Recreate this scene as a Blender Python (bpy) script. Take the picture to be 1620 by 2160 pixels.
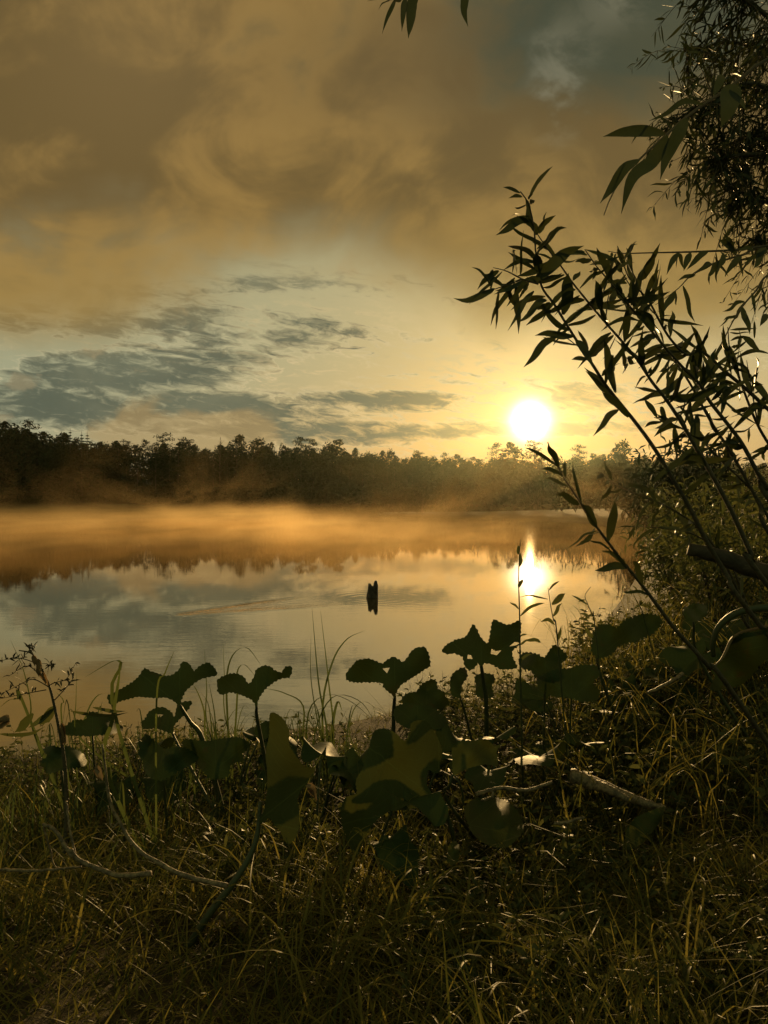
import bpy, bmesh, math, random
import numpy as np
from mathutils import Vector, Matrix, Quaternion, noise as mnoise
from mathutils.geometry import delaunay_2d_cdt
R = math.radians
random.seed(11)
S = bpy.context.scene
for o in list(bpy.data.objects):
    bpy.data.objects.remove(o, do_unlink=True)
COL = S.collection

# ------------------------------------------------------------------ camera
CAM_H = 1.75
F = 1560.0                       # focal length in photograph pixels (1620 x 2160)
PITCH = math.atan(28.0 / F)      # the horizon lies 28 px above the middle
cam_data = bpy.data.cameras.new('camera')
cam = bpy.data.objects.new('camera', cam_data)
COL.objects.link(cam)
cam_data.sensor_fit = 'VERTICAL'
cam_data.sensor_height = 36.0
cam_data.lens = 36.0 * F / 2160.0
cam_data.clip_start = 0.05
cam_data.clip_end = 3000
cam.location = (0, 0, CAM_H)
cam.rotation_euler = (math.pi / 2 - PITCH, 0, 0)
S.camera = cam
cam_rot = Matrix.Rotation(math.pi / 2 - PITCH, 3, 'X')

def P(px, py, y):
    """world point seen at photograph pixel (px, py), y metres in front of the camera"""
    d = cam_rot @ Vector(((px - 810.0) / F, -(py - 1080.0) / F, -1.0))
    return Vector((0, 0, CAM_H)) + d * (y / d.y)

# ------------------------------------------------------------------ sun
SUN_AZ = math.atan2(1118 - 810, F)          # to the right of +Y
SUN_EL = R(5.85)
sun_dir = Vector((math.sin(SUN_AZ) * math.cos(SUN_EL), math.cos(SUN_AZ) * math.cos(SUN_EL), math.sin(SUN_EL)))
sun_data = bpy.data.lights.new('sun', 'SUN')
sun_data.energy = 4.6
sun_data.angle = R(0.5)
sun_data.color = (1.0, 0.64, 0.25)
sun = bpy.data.objects.new('sun', sun_data)
COL.objects.link(sun)
sun.location = (0, 0, 60)
sun.rotation_euler = sun_dir.to_track_quat('Z', 'Y').to_euler()

# ------------------------------------------------------------------ exposure, sampling
S.view_settings.view_transform = 'Standard'
S.view_settings.look = 'None'
S.view_settings.exposure = 0.0
S.view_settings.gamma = 1.0
S.view_settings.use_curve_mapping = False
S.render.engine = 'CYCLES'
cy = S.cycles
cy.max_bounces = 6
cy.diffuse_bounces = 2
cy.glossy_bounces = 3
cy.transmission_bounces = 4
cy.transparent_max_bounces = 6
cy.volume_bounces = 0
cy.sample_clamp_indirect = 4.0
cy.sample_clamp_direct = 30.0
cy.caustics_reflective = False
cy.caustics_refractive = False
cy.use_denoising = True
cy.volume_max_steps = 256

# ------------------------------------------------------------------ little node language
class X:
    """a socket (or number) that can be added, multiplied ..."""
    def __init__(s, nt, v): s.nt, s.v = nt, v
    def _m(s, op, b=None, c=None, clamp=False):
        n = s.nt.nodes.new('ShaderNodeMath'); n.operation = op; n.use_clamp = clamp
        for i, q in enumerate((s, b, c)):
            if q is None: continue
            q = q.v if isinstance(q, X) else q
            if isinstance(q, (int, float)): n.inputs[i].default_value = q
            else: s.nt.links.new(q, n.inputs[i])
        return X(s.nt, n.outputs[0])
    def __add__(s, b): return s._m('ADD', b)
    __radd__ = __add__
    def __mul__(s, b): return s._m('MULTIPLY', b)
    __rmul__ = __mul__
    def __sub__(s, b): return s._m('SUBTRACT', b)
    def __rsub__(s, b): return X(s.nt, float(b))._m('SUBTRACT', s)
    def __truediv__(s, b): return s._m('DIVIDE', b)
    def __pow__(s, b): return s._m('POWER', b)
    def max(s, b): return s._m('MAXIMUM', b)
    def min(s, b): return s._m('MINIMUM', b)
    def exp(s): return s._m('EXPONENT')
    def sqrt(s): return s._m('SQRT')
    def sin(s): return s._m('SINE')
    def abs(s): return s._m('ABSOLUTE')
    def acos(s): return s._m('ARCCOSINE')
    def clamp(s): return s._m('ADD', 0.0, clamp=True)
    def step(s, a, b):
        """smooth 0..1 between a and b (a may exceed b)"""
        n = s.nt.nodes.new('ShaderNodeMapRange'); n.interpolation_type = 'SMOOTHSTEP'
        s.nt.links.new(s.v, n.inputs[0])
        lo, hi, t0, t1 = (a, b, 0, 1) if a < b else (b, a, 1, 0)
        n.inputs[1].default_value = lo; n.inputs[2].default_value = hi
        n.inputs[3].default_value = t0; n.inputs[4].default_value = t1
        return X(s.nt, n.outputs[0])

def vec(nt, x, y, z=0.0):
    n = nt.nodes.new('ShaderNodeCombineXYZ')
    for i, q in enumerate((x, y, z)):
        if isinstance(q, X): nt.links.new(q.v, n.inputs[i])
        else: n.inputs[i].default_value = q
    return n.outputs[0]

def sep(nt, sock):
    n = nt.nodes.new('ShaderNodeSeparateXYZ'); nt.links.new(sock, n.inputs[0])
    return [X(nt, o) for o in n.outputs]

def noise(nt, v, scale=1.0, detail=4.0, rough=0.5, dist=0.0):
    n = nt.nodes.new('ShaderNodeTexNoise')
    if v is not None: nt.links.new(v, n.inputs['Vector'])
    n.inputs['Scale'].default_value = scale; n.inputs['Detail'].default_value = detail
    n.inputs['Roughness'].default_value = rough; n.inputs['Distortion'].default_value = dist
    return X(nt, n.outputs[0])

def mix(nt, f, a, b):
    n = nt.nodes.new('ShaderNodeMix'); n.data_type = 'RGBA'
    for k, q in ((0, f), (6, a), (7, b)):
        if isinstance(q, X): nt.links.new(q.v, n.inputs[k])
        elif isinstance(q, (int, float)): n.inputs[k].default_value = q
        elif isinstance(q, tuple): n.inputs[k].default_value = (*q[:3], 1)
        else: nt.links.new(q, n.inputs[k])
    return n.outputs[2]

def scale_col(nt, col, f):
    n = nt.nodes.new('ShaderNodeVectorMath'); n.operation = 'SCALE'
    if isinstance(col, tuple): n.inputs[0].default_value = col[:3]
    else: nt.links.new(col, n.inputs[0])
    if isinstance(f, X): nt.links.new(f.v, n.inputs['Scale'])
    else: n.inputs['Scale'].default_value = f
    return n.outputs[0]

def add_col(nt, a, b):
    n = nt.nodes.new('ShaderNodeVectorMath'); n.operation = 'ADD'
    nt.links.new(a, n.inputs[0]); nt.links.new(b, n.inputs[1])
    return n.outputs[0]

# ------------------------------------------------------------------ sky (world)
def build_world():
    w = bpy.data.worlds.new('World'); S.world = w; w.use_nodes = True
    nt = w.node_tree; nt.nodes.clear()
    out = nt.nodes.new('ShaderNodeOutputWorld'); bg = nt.nodes.new('ShaderNodeBackground')
    nt.links.new(bg.outputs[0], out.inputs[0])
    tc = nt.nodes.new('ShaderNodeTexCoord')
    x, y, z = sep(nt, tc.outputs['Generated'])
    sky = nt.nodes.new('ShaderNodeTexSky'); sky.sky_type = 'NISHITA'; sky.sun_disc = False
    sky.sun_elevation = SUN_EL; sky.sun_rotation = SUN_AZ
    sky.air_density = 1.6; sky.dust_density = 3.0; sky.ozone_density = 1.0
    yy = y.max(0.10)
    u = (x / yy).max(-4.0).min(4.0)
    v = (z / yy).max(-0.05).min(3.0)
    def E(px, py, rx, ry, soft=0.55):
        """soft patch of cloud round the compass direction of that spot"""
        a = (u - (px - 810) / F) * (F / rx); b = (v - (1052 - py) / F) * (F / ry)
        return (a * a + b * b).sqrt().step(1.0 + soft, 1.0 - soft)
    big = noise(nt, vec(nt, u * 1.0, v * 0.95, 3.1), 2.3, 5, 0.52, 0.2)
    mid = noise(nt, vec(nt, u, v * 1.35, 7.7), 5.5, 6, 0.55, 0.9)
    pn = noise(nt, vec(nt, u, v * 1.3, 2.2), 14, 6, 0.6, 0.4)
    slant = v + u * 0.12
    streak = noise(nt, vec(nt, u * 1.5, slant * 7.0, 1.3), 3.2, 9, 0.62, 0.5)
    fine = noise(nt, vec(nt, u * 2.6, slant * 9.0, 9.2), 11.0, 8, 0.66, 0.7)
    # clear band between the mist bank and the forest
    clear = mix(nt, v.step(0.02, 0.20), (0.41, 0.315, 0.155), (0.370, 0.350, 0.195))
    clear = mix(nt, (u.step(0.25, -0.55) * v.step(0.36, 0.10)) * 0.9, clear, (0.330, 0.355, 0.235))
    clear = mix(nt, 0.11, clear, scale_col(nt, sky.outputs[0], 0.11))
    # pale fleecy lights in the clear band
    fl = fine.step(0.47, 0.64) * v.step(0.32, 0.20) * (E(620, 740, 330, 110) + E(1000, 830, 320, 60) + E(1330, 860, 200, 60) + 0.15).min(1.0)
    clear = mix(nt, fl * 0.9, clear, (0.62, 0.48, 0.24))
    # grey-green streak clouds
    patches = (E(330, 775, 270, 42) * 0.30 + E(150, 850, 330, 55) * 0.30 + E(640, 858, 270, 34) * 0.30 + E(1240, 838, 95, 34) * 0.26
               + E(120, 660, 260, 45) * 0.20 + E(480, 690, 280, 40) * 0.19 + E(620, 915, 330, 22) * 0.2 + E(340, 605, 220, 26) * 0.18 + E(590, 600, 90, 16) * 0.2
               + E(900, 905, 330, 18) * 0.2 + E(1300, 905, 300, 16) * 0.2 + E(820, 840, 160, 14) * .16 + E(930, 800, 200, 12) * .12)
    cl = (streak * 0.8 + 0.08 + patches + (fine - 0.5) * 0.95 + (pn - 0.5) * 0.3).step(0.56, 0.86) * v.step(0.36, 0.26)
    ccol = mix(nt, mid.step(0.35, 0.7), (0.080, 0.098, 0.070), (0.145, 0.155, 0.100))
    ccol = mix(nt, u.step(-0.1, 0.32), ccol, (0.33, 0.25, 0.11))
    cl = cl * (1.0 - u.step(-0.05, 0.5) * 0.35)
    body = mix(nt, cl * 0.92, clear, ccol)
    # rims of light on the streak clouds
    rim = ((streak * 0.8 + 0.08 + patches + (fine - 0.5) * 0.75 - 0.60).abs()).step(0.05, 0.0) * v.step(0.30, 0.15)
    body = mix(nt, rim * 0.28, body, (0.75, 0.62, 0.36))
    # low puffs over the forest
    puff = ((E(300, 890, 75, 60, .9) + E(400, 925, 190, 40, .9) + E(480, 905, 80, 36, .9)) * 0.62 + (pn - 0.5) * 1.6).step(0.2, 0.62)
    body = mix(nt, puff * 0.55, body, (0.40, 0.265, 0.105))
    puff2 = (E(35, 808, 70, 20, .9) * 0.62 + E(5, 882, 34, 14, .9) * .6 + (pn - 0.5) * 2.4 + (fine - .5) * .6).step(0.32, 0.62)
    body = mix(nt, puff2 * 0.35, body, (0.46, 0.36, 0.19))
    # golden mist bank above
    edge = v + (big - 0.5) * 0.32 + (mid - 0.5) * 0.12 + E(0, 640, 330, 90, .9) * 0.06 + E(1350, 640, 420, 160, .9) * 0.10 - E(640, 640, 260, 90, .8) * 0.03
    bank = edge.step(0.225, 0.385)
    mcol = mix(nt, (big + (mid - 0.5) * 1.1 + (pn - 0.5) * 0.25).step(0.28, 0.72), (0.150, 0.099, 0.035), (0.340, 0.207, 0.060))
    mcol = mix(nt, v.step(0.42, 0.22) * 0.6, mcol, (0.36, 0.24, 0.072))
    mcol = mix(nt, (E(700, 150, 300, 150, .9) * .7 + E(1010, 110, 240, 190, .9) * .8).min(1.0) * 0.5, mcol, (0.120, 0.085, 0.038))
    mcol = mix(nt, E(300, 90, 200, 200, .9) * 0.3, mcol, (0.25, 0.165, 0.065))
    hole = (E(1290, 60, 320, 230, 1.0) * .95 + (big - 0.5) * 1.5 + (mid - 0.5) * 1.3 + (pn - 0.5) * .4).step(0.10, 0.85)
    mcol = mix(nt, hole * 0.92, mcol, (0.050, 0.064, 0.042))
    wisp = ((E(1175, 235, 60, 70, 1.0) * 0.6 + E(1180, 120, 90, 80, 1.0) * 0.4 + E(1335, 0, 90, 60, 1.0) * 0.5) * ((mid - 0.32) * 3.0 + (pn - 0.5) * 2.5).clamp()).step(0.05, 0.6)
    mcol = mix(nt, wisp * 0.38, mcol, (0.32, 0.29, 0.19))
    body = mix(nt, bank, body, mcol)
    # away from the sun the sky is dull
    back = y.step(0.35, -0.25)
    body = mix(nt, back, body, (0.20, 0.25, 0.13))
    # the sun and its aureole in the mist
    dot = nt.nodes.new('ShaderNodeVectorMath'); dot.operation = 'DOT_PRODUCT'
    nt.links.new(tc.outputs['Generated'], dot.inputs[0]); dot.inputs[1].default_value = sun_dir
    ang = X(nt, dot.outputs['Value']).min(0.999999).acos() * (180 / math.pi)
    ragged = ang + (fine - 0.5) * 0.35
    rr = ragged * (1 / 1.12)
    g0 = scale_col(nt, (1.0, 0.88, 0.62), (rr * rr * -1.0).exp() * 5.5)
    g1 = scale_col(nt, (1.0, 0.70, 0.27), (ang * (-1 / 1.9)).exp() * 0.95)
    g2 = scale_col(nt, (1.0, 0.66, 0.27), (ang * (-1 / 8.0)).exp() * 0.055)
    tot = add_col(nt, add_col(nt, body, g0), add_col(nt, g1, g2))
    low = z.step(-0.06, 0.0)
    tot = scale_col(nt, tot, low * 0.9 + 0.1)
    nt.links.new(tot, bg.inputs[0])
    bg.inputs[1].default_value = 1.0
    w.cycles.sampling_method = 'MANUAL'; w.cycles.sample_map_resolution = 1024
build_world()

# ------------------------------------------------------------------ object helpers
def tag(o, label=None, cat=None, group=None, kind=None):
    if label: o['label'] = label
    if cat: o['category'] = cat
    if group: o['group'] = group
    if kind: o['kind'] = kind
    return o

def empty(name, loc, label=None, cat=None, group=None):
    o = bpy.data.objects.new(name, None); COL.objects.link(o)
    o.location = loc; o.empty_display_size = 0.1
    return tag(o, label, cat, group)

class MB:
    """a growing mesh: vertices, faces and one colour per vertex (a plant's own colour)"""
    def __init__(s): s.v, s.f, s.c, s.xy = [], [], [], []
    def vert(s, p, c=0.5):
        s.v.append((p[0], p[1], p[2])); s.c.append(c); return len(s.v) - 1
    def tube(s, pts, radii, sides=6, c=0.5, cap=True):
        pts = [Vector(p) for p in pts]
        n = len(pts)
        if not isinstance(radii, (list, tuple)): radii = [radii] * n
        ref = Vector((0.31, 0.17, 0.93)); prev = None
        for i, p in enumerate(pts):
            t = (pts[min(i + 1, n - 1)] - pts[max(i - 1, 0)]).normalized()
            a = (ref - t * ref.dot(t))
            if a.length < 0.05: a = Vector((1, 0, 0)) - t * t.x
            a.normalize()
            if prev is not None:
                a = prev - t * prev.dot(t); a.normalize()
            prev = a; b = t.cross(a)
            for k in range(sides):
                q = 2 * math.pi * k / sides
                s.vert(p + (a * math.cos(q) + b * math.sin(q)) * radii[i], c)
        base = len(s.v) - n * sides
        for i in range(n - 1):
            for k in range(sides):
                k2 = (k + 1) % sides
                s.f.append((base + i * sides + k, base + i * sides + k2, base + (i + 1) * sides + k2, base + (i + 1) * sides + k))
        if cap:
            s.f.append(tuple(base + k for k in reversed(range(sides))))
            s.f.append(tuple(base + (n - 1) * sides + k for k in range(sides)))
    def blade(s, pts, widths, side, c=0.5, fold=0.0):
        """a strip along pts; side = direction of its width; fold lifts the edges into a V"""
        n = len(pts); idx = []
        for i, p in enumerate(pts):
            t = (pts[min(i + 1, n - 1)] - pts[max(i - 1, 0)]).normalized()
            sd = side - t * side.dot(t)
            if sd.length < 1e-4: sd = t.orthogonal()
            sd.normalize(); nn = t.cross(sd); w = widths[i] * 0.5
            if fold:
                idx.append((s.vert(p + sd * w + nn * w * fold, c), s.vert(p, c), s.vert(p - sd * w + nn * w * fold, c)))
            else:
                idx.append((s.vert(p + sd * w, c), s.vert(p - sd * w, c)))
        for i in range(n - 1):
            A, B = idx[i], idx[i + 1]
            for k in range(len(A) - 1):
                s.f.append((A[k], A[k + 1], B[k + 1], B[k]))
    def build(s, name, material, parent=None, smooth=True, loc=None):
        me = bpy.data.meshes.new(name)
        off = Vector((0, 0, 0)) if loc is None else Vector(loc)
        vs = np.array(s.v, dtype=np.float64) - np.array(off) if s.v else np.zeros((0, 3))
        me.from_pydata(vs.tolist(), [], s.f)
        at = me.attributes.new('tone', 'FLOAT', 'POINT')
        at.data.foreach_set('value', np.array(s.c, dtype=np.float32))
        if s.xy:
            for k, nm in ((0, 'leaf_x'), (1, 'leaf_y')):
                at = me.attributes.new(nm, 'FLOAT', 'POINT'); at.data.foreach_set('value', np.array([q[k] for q in s.xy], dtype=np.float32))
        if smooth: me.polygons.foreach_set('use_smooth', np.ones(len(me.polygons), dtype=bool))
        me.materials.append(material); me.update()
        o = bpy.data.objects.new(name, me); COL.objects.link(o)
        if parent is not None:
            o.parent = parent
            if loc is None:      # points were given in world space
                me.transform(Matrix.Translation(-Vector(parent_world(parent))))
        elif loc is not None: o.location = off
        return o

def parent_world(o):
    p = Vector(o.location)
    while o.parent is not None:
        o = o.parent; p += Vector(o.location)
    return p

def curve(pts, n=10):
    """smooth curve through the points (Catmull-Rom)"""
    pts = [Vector(p) for p in pts]
    if len(pts) == 2: return [pts[0].lerp(pts[1], i / n) for i in range(n + 1)]
    q = [pts[0] * 2 - pts[1]] + pts + [pts[-1] * 2 - pts[-2]]
    seg = len(pts) - 1; out = []
    for i in range(n + 1):
        t = i / n * seg; k = min(int(t), seg - 1); t -= k
        a, b, c, d = q[k:k + 4]
        out.append(0.5 * (2 * b + (c - a) * t + (2 * a - 5 * b + 4 * c - d) * t * t + (3 * b - a - 3 * c + d) * t ** 3))
    return out

def taper(n, a, b, p=1.0): return [a + (b - a) * (i / (n - 1)) ** p for i in range(n)]

# ------------------------------------------------------------------ materials
def new_mat(name):
    m = bpy.data.materials.new(name); m.use_nodes = True
    nt = m.node_tree; nt.nodes.clear()
    return m, nt, nt.nodes.new('ShaderNodeOutputMaterial')

def attr(nt, name='tone'):
    n = nt.nodes.new('ShaderNodeAttribute'); n.attribute_name = name
    return X(nt, n.outputs['Fac'])

def leaf_mat(name, dark, light, trans=0.45, tcol=None, rough=0.45, scale=30.0, spec=0.35, bump=0.0, veins=False):
    """leaf: reflects like a waxy leaf, lets warm light through"""
    m, nt, out = new_mat(name)
    tc = nt.nodes.new('ShaderNodeTexCoord'); ob = tc.outputs['Object']
    nz = noise(nt, ob, scale, 5, 0.6)
    col = mix(nt, (attr(nt) * 0.75 + (nz - 0.5) * 0.9 + 0.12).clamp(), dark, light)
    tc_ = tcol
    if veins:      # ribs fanning from the stalk, side ribs between them, blotches of decay
        lx, ly = attr(nt, 'leaf_x'), attr(nt, 'leaf_y')
        a = ly._m('ARCTAN2', lx); r = (lx * lx + ly * ly).sqrt()
        w = (noise(nt, ob, 25, 3, .5) - .5) * .25
        main = ((a * 3.5 + w).sin().abs() * (r + .05)).step(.030, .0)
        side = ((r * 38.0 + (a * 3.5).sin().abs() * 9.0 + w * 8).sin().abs()).step(.22, .0) * r.step(.08, .25)
        vein = (main + side * .5).min(1.0)
        blot = noise(nt, ob, 14, 4, .65).step(.60, .72)
        col = mix(nt, vein * .55, col, tuple(min(1, c * 1.7) for c in light))
        col = mix(nt, blot * .55, col, (.055, .035, .012))
        tc_ = mix(nt, vein * .6, mix(nt, blot * .6, tcol, (.07, .04, .01)), tuple(c * .45 for c in tcol))
    p = nt.nodes.new('ShaderNodeBsdfPrincipled')
    nt.links.new(col, p.inputs['Base Color'])
    p.inputs['Roughness'].default_value = rough
    p.inputs['Specular IOR Level'].default_value = spec
    if bump:
        b = nt.nodes.new('ShaderNodeBump'); b.inputs['Strength'].default_value = bump; b.inputs['Distance'].default_value = 0.004
        nt.links.new(noise(nt, ob, scale * 2.2, 4, 0.6).v, b.inputs['Height']); nt.links.new(b.outputs[0], p.inputs['Normal'])
    t = nt.nodes.new('ShaderNodeBsdfTranslucent')
    if tcol: nt.links.new(mix(nt, 0.6, col, tc_), t.inputs[0])
    else: nt.links.new(col, t.inputs[0])
    ms = nt.nodes.new('ShaderNodeMixShader'); ms.inputs[0].default_value = trans
    nt.links.new(p.outputs[0], ms.inputs[1]); nt.links.new(t.outputs[0], ms.inputs[2])
    nt.links.new(ms.outputs[0], out.inputs[0])
    return m

def bark_mat(name, a, b, scale=40, rough=0.8, spec=0.3):
    m, nt, out = new_mat(name)
    tc = nt.nodes.new('ShaderNodeTexCoord')
    nz = noise(nt, tc.outputs['Object'], scale, 6, 0.65, 0.5)
    p = nt.nodes.new('ShaderNodeBsdfPrincipled')
    nt.links.new(mix(nt, nz.step(0.35, 0.68), a, b), p.inputs['Base Color'])
    p.inputs['Roughness'].default_value = rough; p.inputs['Specular IOR Level'].default_value = spec
    bp = nt.nodes.new('ShaderNodeBump'); bp.inputs['Strength'].default_value = 0.7; bp.inputs['Distance'].default_value = 0.01
    nt.links.new(nz.v, bp.inputs['Height']); nt.links.new(bp.outputs[0], p.inputs['Normal'])
    nt.links.new(p.outputs[0], out.inputs[0])
    return m

M = {}
M['grass'] = leaf_mat('grass_blades', (0.038, 0.058, 0.009), (0.30, 0.235, 0.052), 0.58, None, 0.5, 6.0, 0.22)
M['sedge'] = leaf_mat('sedge_blades', (0.035, 0.055, 0.014), (0.10, 0.12, 0.030), 0.45, None, 0.4, 15.0)
M['burdock'] = leaf_mat('broad_leaf', (0.026, 0.036, 0.010), (0.058, 0.066, 0.017), 0.15, (0.12, 0.12, 0.018), 0.6, 9.0, 0.14, 0.5, True)
M['burdock_shaded'] = leaf_mat('broad_leaf_shaded', (0.016, 0.030, 0.008), (0.036, 0.050, 0.014), 0.09, (0.07, 0.09, 0.012), 0.6, 9.0, 0.14, 0.5, True)  # same leaf, darkened and less translucent: paints in the backlit, shaded look
M['dead_leaf'] = leaf_mat('withered_leaf', (0.06, 0.045, 0.022), (0.20, 0.13, 0.06), 0.30, None, 0.5, 20.0, 0.4, 0.6)
M['stalk'] = leaf_mat('green_stalk', (0.030, 0.040, 0.014), (0.075, 0.075, 0.028), 0.10, None, 0.5, 25.0)
M['willow'] = leaf_mat('willow_leaf', (0.014, 0.022, 0.006), (0.042, 0.046, 0.013), 0.32, None, 0.45, 20.0, 0.28)
M['herb'] = leaf_mat('herb_leaf', (0.036, 0.050, 0.012), (0.12, 0.115, 0.032), 0.45, None, 0.5, 8.0)
M['crown'] = leaf_mat('tree_leaf', (0.012, 0.020, 0.008), (0.028, 0.036, 0.012), 0.04, None, 0.7, 0.4, 0.1)
M['needle'] = leaf_mat('pine_needles', (0.010, 0.018, 0.008), (0.024, 0.034, 0.012), 0.03, None, 0.7, 0.4, 0.1)
M['bark'] = bark_mat('bark', (0.028, 0.022, 0.014), (0.07, 0.052, 0.032), 12)
M['twig'] = bark_mat('twig_bark', (0.040, 0.034, 0.018), (0.085, 0.062, 0.030), 60, 0.6)
M['deadwood'] = bark_mat('dead_wood', (0.07, 0.05, 0.03), (0.27, 0.185, 0.095), 55, 0.6, .4)
M['stump'] = bark_mat('wet_stump_wood', (0.018, 0.014, 0.010), (0.06, 0.045, 0.028), 18, 0.5)
M['seed'] = leaf_mat('dry_seed_husk', (0.09, 0.055, 0.025), (0.24, 0.15, 0.065), 0.35, None, 0.6, 60.0)
# ------------------------------------------------------------------ the setting
SHORE = [(-60, -1.5), (-20, 1.8), (-8, 3.7), (-4, 4.6), (-2.6, 5.0), (-1.4, 5.35), (-.4, 5.7), (.5, 6.3), (1.4, 7.3), (2.7, 9.6), (4.2, 13),
         (6.4, 18.5), (9.6, 27), (13.6, 40), (14.5, 55), (10, 68), (3.5, 78), (-1.2, 81.5), (-2.6, 83.5), (-1, 86), (6, 90), (30, 100), (80, 112), (200, 130)]
POLY = SHORE + [(200, -60), (-60, -60)]
def shore_dist(xs, ys):
    """signed distance to the waterline, positive on the bank"""
    xs = np.asarray(xs, float); ys = np.asarray(ys, float)
    best = np.full(xs.shape, 1e9); inside = np.zeros(xs.shape, bool)
    for i in range(len(POLY)):
        x0, y0 = POLY[i]; x1, y1 = POLY[(i + 1) % len(POLY)]
        if i < len(SHORE) - 1:
            dx, dy = x1 - x0, y1 - y0
            t = np.clip(((xs - x0) * dx + (ys - y0) * dy) / (dx * dx + dy * dy), 0, 1)
            best = np.minimum(best, np.hypot(xs - x0 - t * dx, ys - y0 - t * dy))
        cond = (y0 > ys) != (y1 > ys)
        with np.errstate(divide='ignore', invalid='ignore'):
            xi = (x1 - x0) * (ys - y0) / (y1 - y0 if y1 != y0 else 1e-9) + x0
        inside ^= cond & (xs < xi)
    return np.where(inside, best, -best)
def sst(a, b, x):
    t = np.clip((x - a) / (b - a), 0, 1); return t * t * (3 - 2 * t)
def ground_z(xs, ys):
    xs = np.asarray(xs, float); ys = np.asarray(ys, float)
    d = shore_dist(xs, ys)
    wob = (np.sin(xs * 2.3 + 1.1) * np.cos(ys * 1.9 + .4) + .5 * np.sin(xs * 5.1 + ys * 3.7)) * .035
    r = np.hypot(xs, ys)
    land = .20 * (1 - np.exp(-np.maximum(d, 0) / .7)) + .38 * sst(4.6, .9, r) * sst(0, 1.2, d) + wob * sst(.1, 1.2, d) + .34 * sst(.7, 2.6, xs) * sst(.2, 2.0, d) * sst(60, 12, ys)
    land = land + .5 * sst(3, 18, d) * sst(8, 30, r)
    return np.where(d > 0, land, np.maximum(d * .35, -1.2))
def gz(x, y): return float(ground_z([x], [y])[0])

def ground_material():
    m, nt, out = new_mat('soil_and_litter')
    tc = nt.nodes.new('ShaderNodeTexCoord'); ob = tc.outputs['Object']
    a = noise(nt, ob, 2.0, 6, 0.6); b = noise(nt, ob, 38.0, 5, 0.7)
    col = mix(nt, (a * .5 + b * .5).step(.38, .62), (0.022, 0.020, 0.010), (0.070, 0.052, 0.024))
    p = nt.nodes.new('ShaderNodeBsdfPrincipled'); nt.links.new(col, p.inputs['Base Color'])
    p.inputs['Roughness'].default_value = .9; p.inputs['Specular IOR Level'].default_value = .15
    bp = nt.nodes.new('ShaderNodeBump'); bp.inputs['Distance'].default_value = .03; bp.inputs['Strength'].default_value = .8
    nt.links.new(b.v, bp.inputs['Height']); nt.links.new(bp.outputs[0], p.inputs['Normal'])
    nt.links.new(p.outputs[0], out.inputs[0]); return m
M['ground'] = ground_material()

def polar_ground():
    rad = np.concatenate([[0.0], np.geomspace(.35, 118, 110)]); na = 220
    angs = np.linspace(0, 2 * np.pi, na, endpoint=False)
    rr, aa = np.meshgrid(rad[1:], angs, indexing='ij')
    xs = np.concatenate([[0], (rr * np.sin(aa)).ravel()]); ys = np.concatenate([[0], (rr * np.cos(aa)).ravel()])
    ys = np.maximum(ys, -14 + 0 * ys)
    zs = ground_z(xs, ys)
    faces = [(0, 1 + (k + 1) % na, 1 + k) for k in range(na)]
    for i in range(len(rad) - 2):
        for k in range(na):
            k2 = (k + 1) % na; A = 1 + i * na; B = A + na
            faces.append((A + k, A + k2, B + k2, B + k))
    mb = MB(); mb.v = list(zip(xs.tolist(), ys.tolist(), zs.tolist())); mb.c = [.5] * len(mb.v); mb.f = faces
    return tag(mb.build('ground', M['ground']), kind='structure')
polar_ground()

def far_y(x): return 176 + 10 * math.sin(x * .017 + .6) + max(0, x) * .12 + 3 * math.sin(x * .09)
def far_ground():
    mb = MB(); xs = np.linspace(-205, 205, 140); rows = (-3, 0, 2, 6, 14, 30, 52)
    for x in xs:
        for r in rows:
            h = (-.6, 0.02, .35, .8, 1.4, 2.2, 3.0)[rows.index(r)]
            mb.vert((x, min(far_y(x) + r, 252), h + (0.1 * math.sin(x * .7 + r) if r > 0 else 0)))
    n = len(rows)
    for i in range(len(xs) - 1):
        for k in range(n - 1): mb.f.append((i * n + k, (i + 1) * n + k, (i + 1) * n + k + 1, i * n + k + 1))
    return tag(mb.build('far_bank_terrain', M['ground']), kind='structure')
far_ground()

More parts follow.
